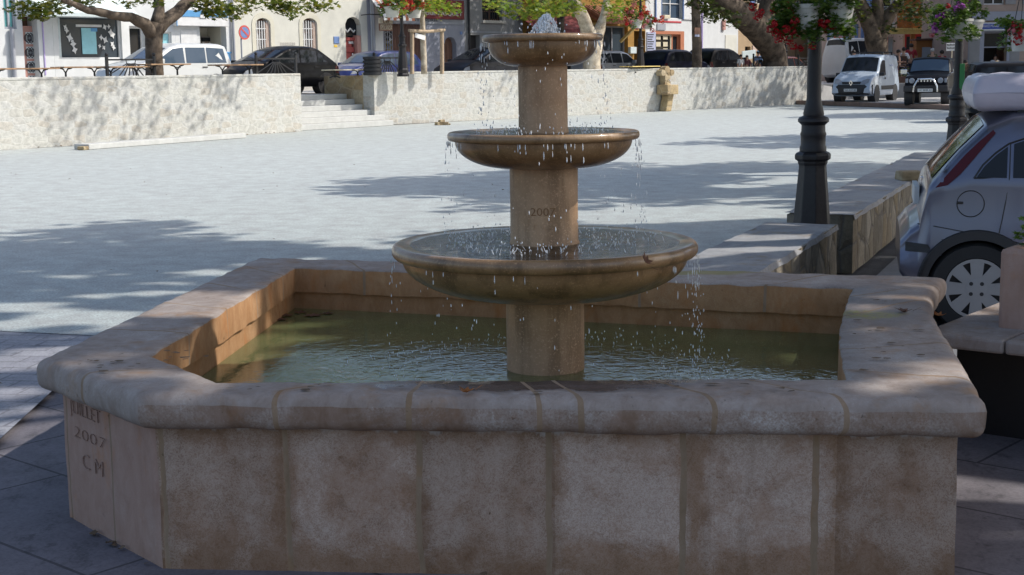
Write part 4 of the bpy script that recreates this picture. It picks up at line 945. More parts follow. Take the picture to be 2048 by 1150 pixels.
# ================================================================ BENCHES, RAILINGS, BIN, WALL FOUNTAIN, BEAM
def bench(xa, ya, xb, yb, v_, label, back=False):
    a, b_ = WP(xa, ya, v_), WP(xb, yb, v_); a.z = b_.z = (a.z+b_.z)/2
    d = b_-a; L = d.length; e = empty('bench', (a.x,a.y,1.45), math.atan2(d.y,d.x), label, 'bench', 'wooden benches on the terrace'); h = a.z-1.45
    for y in (-.20,0,.20): MB().bx(0, L, y-.09, y+.09, h-.035, h).build('seat_slat', M['wood'], e, bevel=.006)
    if back:
        for k in range(2): MB().bx(0, L, .32, .355, h+.16+k*.17, h+.29+k*.17).build('back_slat', M['wood'], e, bevel=.006)
    for x in (.18*L, .82*L):
        mb = MB(); mb.tube([(x,0,0),(x,0,h*.7)], [.03,.022], 8); mb.tube([(x,0,h*.6),(x,-.1,h*.85),(x,-.26,h-.035)], .018, 6); mb.tube([(x,0,h*.6),(x,.1,h*.85),(x,.26,h-.035)], .018, 6); mb.tube([(x-.0,-.22,0),(x,0,.05),(x,.22,0)], .022, 6)
        if back: mb.tube([(x,.2,h-.03),(x,.34,h+.2),(x,.37,h+.5)], .018, 6)
        mb.build('leg', M['ironb'], e, smooth=60)
    return e
bench(-30,136,106,136,1.0,'bench at the far left before the ornate brown door')
bench(114,133,204,133,1.2,'bench in front of the big shop window')
bench(206,133,286,132,.9,'bench behind the sunray railing left of the first big tree')
bench(288,128,368,127,.8,'bench in front of the white car, right of the first big tree')
bench(429,129,513,128,.9,'bench in front of the black car')
bench(656,139,728,138,2.6,'bench with backrest above the stone steps, near the bin', False)
bench(1252,132,1308,132,1.0,'yellowish bench under the lamp above the little wall fountain')
for o in [q for q in bpy.data.objects if q.name.startswith('bench')][-2:]:
    for c in o.children:
        if c.name.startswith(('seat','back')): c.data.materials[0] = M['yellowb'] if o.location.x > 3 else M['beige']
def railing(xa, xb, ytop, v_, label):
    a, b_ = WP(xa, ytop, v_), WP(xb, ytop, v_); d = b_-a; d.z = 0; L = d.length; H = a.z-1.45
    e = empty('sunray_railing', (a.x,a.y,1.45), math.atan2(d.y,d.x), label, 'railing', 'iron railings with a sunray pattern')
    for x in (0, L):
        mb = MB(); mb.bx(x-.03,x+.03,-.03,.03,0,H+.06); mb.ball((x,0,H+.1), .045, 8, 6); mb.build('post', M['ironb'], e)
    MB().bx(.03, L-.03, -.02, .02, H-.05, H-.01).build('top_rail', M['ironb'], e)
    mb = MB(); c = Vector((L/2,0,H-.06))
    for k in range(8):
        t_ = k/7; x = .05+(L-.1)*t_; z = .02 if .12 < t_ < .88 else .3*H
        mb.bar(c+Vector(((t_-.5)*.22,0,-.06)), (x,0,z), .022)
    mb.tube([c+Vector((.14*math.cos(s_), 0, -.14*math.sin(s_)+.02)) for s_ in [math.pi*i/10 for i in range(11)]], .012, 6)
    mb.build('rays', M['ironb'], e)
railing(213,308,117,.7,'iron sunray railing at the left, beside the first big tree'); railing(512,591,115,.8,'iron sunray railing in front of the black car'); railing(748,800,114,1.9,'iron sunray railing behind the slatted bin')
railing(1507,1535,114,2.0,'iron sunray railing beside the child in the blue cap'); railing(1597,1625,115,1.2,'iron sunray railing at the right end of the long wall')
q = WP(745,145,1.7); q.z = 1.45; e = empty('litter_bin', q, 0, 'dark slatted round litter bin beside the top of the steps', 'bin')
H = WP(745,113,1.7).z-1.45; Rb = .28
MB().lathe([(Rb-.03,.05),(Rb-.03,H-.03)], 20).build('liner', M['trim'], e, smooth=40)
for k in range(5): MB().lathe([(Rb-.015,.06+k*H*.19),(Rb,.07+k*H*.19),(Rb,.05+(k+.75)*H*.19),(Rb-.015,.06+(k+.75)*H*.19)], 22).build('band', M['ironb'], e, smooth=40)
# small wall fountain
q = P(1303,222,0); q = WR_A + WRD*((q-WR_A).dot(WRD)) - wn2*.03; e = empty('wall_fountain', q, math.atan2(WRD.y,WRD.x), 'small carved ochre stone drinking fountain against the long wall', 'drinking fountain')
s = 1/53.0
MB().plate([(-.2,0),(.14,0),(.3,.62),(-.02,.62)], -.34, -.02).build('pedestal', M['wallold'], e, bevel=.02)
mb = MB(); mb.bx(-.34,.34,-.52,-.02,.62,.98); mb.build('basin', M['wallold'], e, bevel=.02)
mb = MB(); mb.bx(-.16,.16,-.28,-.02,.98,1.32); 
for sx in (-1,1): mb.tube([(sx*.28,-.28,1.42),(sx*.28,-.03,1.42)], .12, 14)
mb.bx(-.2,.2,-.26,-.02,1.32,1.42); mb.tube([(0,-.26,1.5),(0,-.03,1.5)], .17, 16)
mb.build('scroll_back', M['wallold'], e, smooth=40); MB().tube([(0,-.28,1.16),(0,-.36,1.15),(0,-.38,1.1)], .02, 8).build('spout', M['chrome'], e, smooth=60)
# long beam and rubble stones by the wall foot
a, b_ = P(178,294,.06), P(492,271,.06); d = b_-a; e = empty('stone_kerb_beam', (a.x,a.y,0), math.atan2(d.y,d.x), 'long pale straight kerb beam lying along the foot of the left wall', 'kerb beam')
MB().bx(0, d.length, 0, .45, 0, .12).build('beam', M['step'], e, bevel=.015); MB().bx(-.18, -.02, -.02, .18, .0, .08).build('end_block', M['wallold'], e, bevel=.02)
e = empty('rubble_stones', P(884,250,0), .3, 'small heap of ochre rubble stones at the foot of the right wall', 'stones'); e.scale = (.62,.62,.62)
for (x,y,z,a_,b2_,c_) in ((-.18,0,.08,.3,.25,.16),(.16,.02,.07,.34,.22,.14),(-.02,-.02,.2,.28,.2,.12),(.34,-.05,.04,.14,.12,.08)):
    mb = MB(); mb.box((x,y,z),(a_,b2_,c_),RNG.uniform(-.4,.4)); wobble(mb,.025,8); mb.build('stone', M['wallold'], e, bevel=.02)
# ================================================================ VEHICLES
def lerp_prof(prof, x):
    for (x0,z0), (x1,z1) in zip(prof, prof[1:]):
        if x0 <= x <= x1: return z0 + (z1-z0)*((x-x0)/(x1-x0) if x1 > x0 else 0)
    return prof[-1][1] if x > prof[-1][0] else prof[0][1]
class Car:
    """x runs from the rear bumper (0) to the nose (L); y to the car's left; z up"""
    def __init__(s, L, W, top, belt, sill=.22, tumble=.22, crown=.04, endr=.16, under=None, taper=.10):
        s.L, s.W, s.top, s.belt, s.sill, s.tum, s.cr, s.endr, s.taper = L, W, top, belt, sill, tumble, crown, endr, taper
        s.under = under or [(0,.38),(.3,sill),(L-.35,sill),(L,.36)]
    def hw(s, x):
        m = abs(x-s.L/2)/(s.L/2); return s.W/2*(1-s.taper*m**5)
    def zt(s, x): return lerp_prof(s.top, x)
    def zb(s, x): return min(lerp_prof(s.belt, x), s.zt(x)-.04)
    def sidey(s, x, z):
        zb, w = s.zb(x), s.hw(x); zs = lerp_prof(s.under, x)
        if z <= zb:
            f = max(0, (z-zs)/max(zb-zs, .01)); return w*(.955+.045*math.sin(math.pi*min(1, f*1.15)**.7)) if f < .87 else w*(.955+.045*math.sin(math.pi*(f*1.15)**.7)*1) if f*1.15 < 1 else w*.955
        return w*.955 - s.tum*(z-zb)
    def section(s, x):
        zs, zb, zt = lerp_prof(s.under, x), s.zb(x), s.zt(x); pts = [(0, zs), (s.hw(x)*.8, zs)]
        for f in (.04,.14,.28,.42,.56,.7,.84,.96): z = zs+(zb-zs)*f; pts.append((s.sidey(x, z), z))
        g = zt-zb
        if g > .12:
            for f in (0,.25,.5,.75): z = zb+.01+(g-.09)*f; pts.append((s.sidey(x, z), z))
            ye = s.sidey(x, zt-.07)
            pts += [(ye-.008, zt-.045), (ye-.03, zt-.018), (ye-.075, zt+.002)]
        else:
            ye = s.hw(x)*.955
            for f in (0,.2,.4,.6): pts.append((ye-.004*f, zb+(g*.4)*f))
            pts += [(ye-.012, zt-.4*min(g,.05)), (ye-.03, zt-.15*min(g,.05)), (ye-.075, zt+.002)]
        yr = max(ye-.075, .01)
        for f in (.8,.55,.28): pts.append((yr*f, zt+s.cr*(1-f*f)))
        pts.append((0, zt+s.cr)); return pts
    def body(s, mat, root, step=.06, arches=(), ra=.33, zc=.3, name='body'):
        xs = sorted({round(i*s.L/int(s.L/step),4) for i in range(int(s.L/step)+1)} | {round(x,4) for x, _ in s.top} | {round(x,4) for x, _ in s.belt})
        xs = [x for x in xs if 0 <= x <= s.L]; mb = MB(); secs = [s.section(x) for x in xs]; m = len(secs[0])
        vs = []
        for x, sec in zip(xs, secs): vs += [(x, y, z) for y, z in sec] + [(x, -y, z) for y, z in sec]
        fs = []
        for i in range(len(xs)-1):
            for k in range(m-1):
                a, b = i*2*m+k, (i+1)*2*m+k
                cx, cz = (xs[i]+xs[i+1])/2, (secs[i][k][1]+secs[i][k+1][1])/2
                if k >= 1 and any((cx-ax)**2+(cz-zc)**2 < ra*ra for ax in arches): continue
                fs.append((a, b, b+1, a+1)[::-1]); fs.append((a+m, b+m, b+m+1, a+m+1))
        for i, fl in ((0, True), (len(xs)-1, False)):
            b = i*2*m; loop = [b+k for k in range(m)] + [b+m+k for k in range(m-1, -1, -1)]
            fs.append(tuple(loop) if fl else tuple(loop[::-1]))
        mb.add(vs, fs); o = mb.build(name, mat, root, smooth=38); return o
    def side(s, poly, sgn, off=.006, n=6):
        """side patch given in x,z: fan of points on the body side"""
        pts = []
        for (x0,z0),(x1,z1) in zip(poly, poly[1:]+poly[:1]):
            for i in range(n): f = i/n; pts.append((x0+(x1-x0)*f, z0+(z1-z0)*f))
        vs = [(x, sgn*(s.sidey(x, z)+off), z) for x, z in pts]
        c = [sum(v[k] for v in vs)/len(vs) for k in range(3)]
        N = len(vs); vs = vs + [tuple(c)]
        fs = [(N, i, (i+1)%N) for i in range(N)]
        return vs, fs
    def sidepane(s, poly, sgn, name, mat, root, off=.006):
        vs, fs = s.side(poly, sgn, off); mb = MB().add(vs, fs); return mb.build(name, mat, root, smooth=180)
    def screen(s, xa, xb, name, mat, root, inset=.10, off=.008, n=6):
        mb = MB(); vs = []
        for i in range(n+1):
            x = xa+(xb-xa)*i/n; z = s.zt(x); dz = (s.zt(x+.01)-s.zt(x-.01))/.02; nl = math.hypot(1, dz); nx, nz = -dz/nl*off, off/nl
            ye = max(.05, s.sidey(x, max(z-.07, s.zb(x)))-inset)
            for f in (-1,-.6,-.2,.2,.6,1): vs.append((x+nx, f*ye, z+s.cr*(1-(f*ye/max(ye+inset-.075,.01))**2 if abs(f) <= 1 else 0)+nz))
        mb.add(vs, [(i*6+k, i*6+k+1, (i+1)*6+k+1, (i+1)*6+k) for i in range(n) for k in range(5)]); return mb.build(name, mat, root, smooth=180)
    def wheel(s, x, sgn, r, rimr, root, spokes=5, w=.19, detail=True):
        y = sgn*(s.hw(x)*.97-w/2); R = Matrix.Rotation(math.pi/2*(-sgn), 4, 'X')
        e = empty('wheel', (x, y, r), parent=root); e.rotation_euler = (-math.pi/2*sgn, 0, 0)
        MB().lathe([(rimr,-w/2),(r*.93,-w/2),(r,-w*.3),(r,w*.3),(r*.94,w/2),(rimr*1.04,w/2),(rimr,w*.42)], 36, caps=False).build('tyre', M['rubber'], e, smooth=50)
        mb = MB(); mb.lathe([(rimr*.98,.0),(rimr*1.0,w*.46),(rimr*.9,w*.44),(rimr*.88,w*.30),(0,w*.28)], 36, mi=1, caps=False)
        n = spokes
        for k in range(n):
            a = 2*math.pi*k/n; c_, s_ = math.cos(a), math.sin(a); hw0, hw1 = rimr*.17*5/n*1.5, rimr*.245*5/n*1.5
            q = [(rimr*.22, -hw0), (rimr*.95, -hw1), (rimr*.95, hw1), (rimr*.22, hw0)]
            v0 = [(c_*a_-s_*b_, s_*a_+c_*b_, w*.40) for a_, b_ in q]; v1 = [(c_*a_-s_*b_, s_*a_+c_*b_, w*(.46 if a_ > rimr*.5 else .47)) for a_, b_ in q]
            mb.add(v0+v1, [(4,5,6,7),(0,1,5,4),(1,2,6,5),(2,3,7,6),(3,0,4,7)], 0)
        mb.lathe([(rimr*.36,w*.40),(rimr*.34,w*.475),(rimr*.15,w*.49),(0,w*.49)], 20, mi=0)
        mb.lathe([(rimr*1.0,w*.40),(rimr*1.0,w*.475),(rimr*.90,w*.475),(rimr*.90,w*.40)], 36, mi=0, caps=False)
        mb.build('rim', [M['rim'], M['trim']], e, smooth=40)
        if detail:
            for k in range(4):
                a = math.pi/4+k*math.pi/2; MB().lathe([(rimr*.07,w*.47),(rimr*.065,w*.492),(0,w*.492)], 10, (rimr*.24*math.cos(a), rimr*.24*math.sin(a), 0)).build('wheel_nut', M['trim'], e)
        return e
    def archdisc(s, x, sgn, r, ra, root):
        y = sgn*(s.sidey(x, .5)+.004); mb = MB(); mb.tube([(x, y-sgn*.3, r), (x, y, r)], ra, 28); return mb.build('wheel_arch', M['trim'], root)
def car_root(name, p, yaw, label, cat='car', group=None): return empty(name, p, yaw, label, cat, group)
def mirror(c, x, z, root, mat):
    for sg in (-1, 1):
        y = sg*(c.sidey(x, z)+.10); mb = MB(); mb.box((x,y,z), (.10,.20,.14)); mb.bar((x,y-sg*.12,z-.03),(x,y,z-.03),.04); mb.build('mirror', mat, root, bevel=.025)
def hatchback(label, p, yaw, paint, group='cars parked in the upper street', L=3.9, W=1.66, H=1.44, glass='glass', back='hatch', rack=False, wheels=True):
    k = H/1.44
    top = [(0,.58*k),(.05,.80*k),(.12,.95*k),(.42,1.30*k),(.60,1.40*k),(1.1,1.44*k),(1.9,1.43*k),(2.25,1.36*k),(L-.98,.97*k),(L-.5,.88*k),(L-.12,.72*k),(L,.55*k)]
    if back == 'slope': top = [(0,.58*k),(.05,.78*k),(.14,.93*k),(.30,1.03*k),(.85,1.345*k),(1.15,1.425*k),(1.6,1.44*k),(2.0,1.42*k),(2.35,1.33*k),(L-1.0,.98*k),(L-.5,.88*k),(L-.12,.72*k),(L,.55*k)]
    if back == 'square': top = [(0,.6*k),(.03,.95*k),(.10,1.2*k),(.18,1.40*k),(.4,1.45*k),(1.9,1.45*k),(2.3,1.36*k),(L-.9,1.0*k),(L-.4,.9*k),(L-.08,.74*k),(L,.55*k)]
    c = Car(L, W, top, [(0,.86*k),(L*.5,.90*k),(L,.84*k)])
    r = car_root('parked_car', p, yaw, label, 'car', group)
    c.body(M[paint], r, .12)
    xw, xb = 2.25, L-.98
    if back == 'square': xw, xb = 2.3, L-.9
    if back == 'slope': xw, xb = 2.35, L-1.0
    c.screen(xw+.05, xb-.03, 'windscreen', M[glass], r)
    if back == 'square': c.screen(.105, .175, 'rear_window', M[glass], r, .1)
    elif back == 'slope': c.screen(.33, .82, 'rear_window', M[glass], r, .12)
    else: c.screen(.15, .45, 'rear_window', M[glass], r, .12)
    for sg in (-1, 1):
        if back == 'square':
            P1 = [(.22,.93*k),(.28,1.33*k),(.95,1.36*k),(.98,.93*k)]; P2 = [(1.03,.93*k),(1.0,1.36*k),(1.72,1.36*k),(1.76,.93*k)]; P3 = [(1.82,.93*k),(1.80,1.36*k),(2.18,1.32*k),(2.82,.98*k),(2.8,.93*k)]
        elif back == 'slope':
            P1 = [(.62,.97*k),(.80,1.18*k),(.98,1.28*k),(1.02,.96*k)]; P2 = [(1.06,.96*k),(1.03,1.30*k),(1.72,1.35*k),(1.76,.95*k)]; P3 = [(1.82,.95*k),(1.79,1.35*k),(2.22,1.29*k),(L-1.15,1.0*k),(L-1.18,.95*k)]
        else:
            P1 = [(.42,.95*k),(.62,1.26*k),(.80,1.32*k),(.86,.94*k)]; P2 = [(.90,.94*k),(.86,1.34*k),(1.58,1.36*k),(1.62,.94*k)]; P3 = [(1.68,.94*k),(1.65,1.36*k),(2.15,1.31*k),(2.72,.99*k),(2.70,.94*k)]
        for q in (P1, P2, P3): c.sidepane(q, sg, 'side_window', M[glass], r)
        c.sidepane([(.03,.62*k),(.05,.84*k),(.22,.86*k),(.26,.64*k)], sg, 'tail_light', M['redlamp'], r)
        c.sidepane([(L-.42,.64*k),(L-.40,.78*k),(L-.18,.72*k),(L-.08,.62*k)], sg, 'headlight', M['lampglass'], r)
        for x in (2.0, 1.0): c.sidepane([(x,.80*k),(x,.83*k),(x+.2,.83*k),(x+.2,.80*k)], sg, 'door_handle', M['trim'], r, .02)
        if wheels:
            for x in (.72, L-.78): c.archdisc(x, sg, .3, .36, r); c.wheel(x, sg, .30, .20, r, 5, detail=False)
    mirror(c, L-1.18, .98*k, r, M[paint])
    if rack:
        mb = MB()
        for x in (.7, 1.7): mb.bx(x-.03, x+.03, -.62, .62, 1.5*k, 1.54*k)
        mb.build('roof_bar', M['trim'], r)
    return r
def at_street(px, v_, z=.95):
    d = ray(px, 100); k = (W0+ND*v_-CAM).dot(ND)/d.dot(ND); q = CAM+d*k; return Vector((q.x,q.y,z))
UP, DN = YAW, YAW+math.pi
hatchback('white square-backed car behind the first big tree', at_street(432,6.0), DN, 'p_white', H=1.52, back='square', rack=False, glass='glassb')
hatchback('black hatchback with silver wheels seen through the gap above the steps', at_street(646,5.2), DN+.03, 'p_black', L=4.2, H=1.46, back='slope')
hatchback('blue car behind the slatted bin and bench', at_street(822,7.0), DN, 'p_blue', H=1.36, glass='glassb')
hatchback('dark grey car facing left behind the top bowl', at_street(1035,6.6), DN, 'p_dgrey', L=4.2, H=1.5)
hatchback('pale grey small hatchback right of the sunlit forked tree', at_street(1168,7.6), UP, 'p_grey', L=3.7, H=1.38, back='square')
hatchback('navy blue hatchback left of the slender brown trunk', at_street(1300,6.0), UP, 'p_navy', H=1.42)
hatchback('black car with silver glints right of the slender brown trunk', at_street(1392,6.4), UP, 'p_black', L=4.2, H=1.5)
hatchback('low brown red car behind the huge leaning tree', at_street(1530,6.0,.7), UP, 'p_red', H=1.36)
# ---------------- pale delivery van
zr = .155
pv = PD(1702,203,57.0); pv.z = zr; yv = math.atan2(-.857,-.515)
hv = Vector((math.cos(yv), math.sin(yv), 0)); e = car_root('delivery_van', pv-hv*3.95, yv, 'pale blue white delivery van with black bumper parked by the kerb', 'van')
c = Car(4.0, 1.68, [(0,.5),(.02,1.2),(.06,1.66),(.18,1.80),(.5,1.84),(2.2,1.84),(2.5,1.76),(3.02,1.16),(3.35,1.06),(3.75,.92),(3.93,.72),(4.0,.5)], [(0,1.0),(2,1.02),(4,.95)], tumble=.10, taper=.07)
c.body(M['p_van'], e, .08)
c.screen(2.53, 3.0, 'windscreen', M['glass'], e, .07)
for sg in (-1, 1):
    c.sidepane([(2.02,1.04),(2.02,1.62),(2.3,1.64),(2.48,1.58),(2.88,1.12),(2.86,1.04)], sg, 'side_window', M['glass'], e)
    c.sidepane([(.9,.46),(.9,.62),(2.75,.62),(2.75,.46)], sg, 'side_strip', M['trim'], e, .012)
    c.sidepane([(2.05,.88),(2.05,.94),(2.25,.94),(2.25,.88)], sg, 'door_handle', M['trim'], e, .02)
    for x in (.75, 3.25): c.archdisc(x, sg, .31, .36, e); c.wheel(x, sg, .31, .2, e, 6, detail=False)
    c.sidepane([(.02,.95),(.02,1.4),(.12,1.4),(.12,.95)], sg, 'tail_light', M['redlamp'], e)
def nose_quad(c, poly, name, mat, root, off=.02):   # (y,z) polygon wrapped on the front of the car
    def fx(y, z):
        x = c.L
        while x > c.L-1.2 and (c.zt(x)+c.cr*(1-(y/c.hw(x))**2) < z or abs(y) > c.sidey(x, z)): x -= .005
        return x+off
    pts = []
    for (y0,z0),(y1,z1) in zip(poly, poly[1:]+poly[:1]):
        for i in range(4): f = i/4; pts.append((y0+(y1-y0)*f, z0+(z1-z0)*f))
    vs = [(fx(y,z), y, z) for y, z in pts]; cy = sum(p[0] for p in pts)/len(pts); cz = sum(p[1] for p in pts)/len(pts)
    N = len(vs); vs.append((fx(cy,cz), cy, cz)); return MB().add(vs, [(N,i,(i+1)%N) for i in range(N)]).build(name, mat, root, smooth=180)
for sg in (-1, 1): nose_quad(c, [(sg*.36,.72),(sg*.42,.84),(sg*.60,.92),(sg*.70,.90),(sg*.68,.76),(sg*.52,.70)], 'headlight', M['lampglass'], e, .03)
nose_quad(c, [(-.36,.70),(-.42,.80),(.42,.80),(.36,.70)], 'grille', M['trim'], e, .025)
mb = MB(); n = 11
for i, (z, x) in enumerate(((.28,3.9),(.34,4.03),(.60,4.05),(.68,3.99))):
    for k in range(n): f = -1+2*k/(n-1); mb.v.append((x-.22*abs(f)**4, f*.83, z))
mb.f = [(i*n+k, i*n+k+1, (i+1)*n+k+1, (i+1)*n+k) for i in range(3) for k in range(n-1)]; mb.m = [0]*len(mb.f)
mb.build('bumper', M['trim'], e, smooth=60)
mb = MB()
for pts in ([(0,.86),(.075,.75),(0,.64),(-.075,.75)],): 
    inn = [(y*.55, .75+(z-.75)*.6) for y, z in pts]
    vs = [(4.03,y,z) for y, z in pts]+[(4.03,y,z) for y, z in inn]; mb.add(vs, [(k,(k+1)%4,4+(k+1)%4,4+k) for k in range(4)])
mb.build('emblem', M['chrome'], e)
def plate_no(x, z, s_, root, w_=.52, h_=.11, white=True):
    MB().box((x,0,z),(.015,w_,h_)).build('number_plate', M['whitep'], root)
    text('plate_text', s_, h_*.85, M['signtxt'], root, Matrix.Translation((x+.012,0,z)) @ Matrix.Rotation(math.pi/2,4,'Z') @ Matrix.Rotation(math.pi/2,4,'X'), .003, squeeze=w_*.88)
plate_no(4.07, .47, '962 AVF 83', e)
mirror(c, 2.85, 1.08, e, M['trim'])
for x in (.7, 2.0):
    mb = MB(); mb.bx(x-.04,x+.04,-.61,.61,1.93,1.97)
    for sg in (-1,1): mb.bx(x-.05,x+.05,sg*.64-.03,sg*.64+.03,1.84,1.97)
    mb.build('roof_bar', M['trim'], e)
MB().tube([(2.35,0,1.85),(2.2,0,2.1)],[.012,.006],6).build('aerial', M['trim'], e)
for j, (s_, zz, sz) in enumerate((('MENUISERIE',1.42,.10),('Artisan',1.27,.09),('04 94 00 15',1.16,.09))):
    Mx = Matrix.Translation((1.15, c.sidey(1.15,zz)+.012, zz)) @ Matrix.Rotation(math.pi,4,'Z') @ Matrix.Rotation(math.pi/2,4,'X')
    if j == 0: text('lettering', s_, sz, M['lavender'], e, Mx, .002)
# ---------------- black 4x4
pj = PD(1851,207,52.0); pj.z = zr; yj = math.atan2(-.927,-.375); hj = Vector((math.cos(yj), math.sin(yj), 0))
e = car_root('off_road_car', pj-hj*3.5, yj, 'black boxy off road car with chrome bull bar beside the van', 'off road car')
c = Car(3.55, 1.60, [(0,.6),(.02,1.1),(.08,1.6),(.2,1.66),(1.95,1.67),(2.08,1.62),(2.45,1.14),(2.7,1.08),(3.3,1.02),(3.45,.92),(3.55,.7)], [(0,1.05),(3.55,1.0)], sill=.42, tumble=.16, taper=.04, under=[(0,.5),(.3,.42),(3.3,.42),(3.55,.5)])
c.body(M['p_black'], e, .08); c.screen(2.11, 2.42, 'windscreen', M['glassb'], e, .06)
for sg in (-1, 1):
    c.sidepane([(.2,1.10),(.22,1.54),(1.0,1.56),(1.05,1.10)], sg, 'side_window', M['glass'], e); c.sidepane([(1.15,1.10),(1.12,1.56),(1.95,1.55),(2.25,1.16),(2.24,1.10)], sg, 'side_window', M['glass'], e)
    for x in (.7, 2.85): c.archdisc(x, sg, .34, .40, e); c.wheel(x, sg, .34, .2, e, 5, detail=False)
    mb = MB(); mb.lathe([(.10,0),(.095,.03),(0,.045)], 18); o = mb.build('headlight', M['lampglass'], e, smooth=50); o.location = (3.53, sg*.50, .86); o.rotation_euler = (0, math.pi/2, 0)
    mb = MB().box((3.50, sg*.68, .86), (.05,.09,.15)); mb.build('indicator', M['lampglass'], e, bevel=.01)
for k in range(6):
    mb = MB().box((3.535, -.275+k*.11, .88), (.03,.06,.13)); mb.build('grille_slot', M['chrome'], e, bevel=.012)
mb = MB(); mb.bx(3.42,3.66,-.78,.78,.46,.68); mb.build('bumper', M['trim'], e, bevel=.04)
MB().tube([(3.72,-.42,.46),(3.74,-.40,.66),(3.72,-.30,.86),(3.70,-.2,.92),(3.70,.2,.92),(3.72,.30,.86),(3.74,.40,.66),(3.72,.42,.46)], .032, 10).build('bull_bar', M['chrome'], e, smooth=60)
plate_no(3.78, .52, '347 BNR 83', e)
for sg in (-1,1): 
    mb = MB(); mb.box((2.25, sg*.93, 1.18), (.1,.24,.18)); mb.bar((2.25,sg*.7,1.1),(2.25,sg*.85,1.15),.04); mb.build('mirror', M['chrome'], e, bevel=.03)
# ---------------- white van with dark rear, far right of the long wall; black people carrier near the police door
e = hatchback('white van with dark rear window beyond the huge leaning tree', PD(1668,126,74)-Vector((0,0,.75)), rad(38), 'p_white', None, 4.4, 1.8, 2.2, back='square', wheels=True); e.name = 'parked_van'; e['category'] = 'van'; e.location.z = .75
e = hatchback('long black car in front of the police station door', Vector((14.2,38.0,0)), rad(0), 'p_black', None, 4.4, 1.75, 1.60, back='square'); e.location = PD(1925,150,40); e.location.z = 0
# ---------------- silver hatchback in the foreground
cy = 8.5; a_ = rad(-14); zc = PD(1953,575,cy); xr = .45           # rear wheel centre seen at this pixel
c = Car(3.80, 1.65, [(0,.56),(.055,.63),(.11,.67),(.12,.74),(.16,.90),(.33,1.10),(.49,1.26),(.64,1.315),(1.2,1.355),(1.9,1.345),(2.25,1.27),(2.95,.96),(3.45,.84),(3.72,.68),(3.8,.5)],
        [(0,.62),(.14,.86),(.4,.93),(1.2,.91),(3.8,.85)], sill=.17, tumble=.30, crown=.05, taper=.12, under=[(0,.36),(.06,.27),(.2,.19),(.4,.165),(3.5,.17),(3.8,.33)])
wl = Vector((xr, -c.hw(xr)*.97, .29)); RZ = Matrix.Rotation(a_, 3, 'Z')
sil = car_root('silver_car', Vector((zc.x, zc.y, 0)) - RZ @ Vector((wl.x, wl.y, 0)) + Vector((0,0,zc.z-.29)), a_, 'silver three door hatchback parked by the low wall with a wrapped load on its roof', 'car')
c.body(M['p_silver'], sil, .02, (xr, xr+2.49), .315, .29)
c.screen(.18, .475, 'rear_window', M['glass'], sil, .14, .006)
c.screen(2.3, 2.9, 'windscreen', M['glass'], sil, .09)
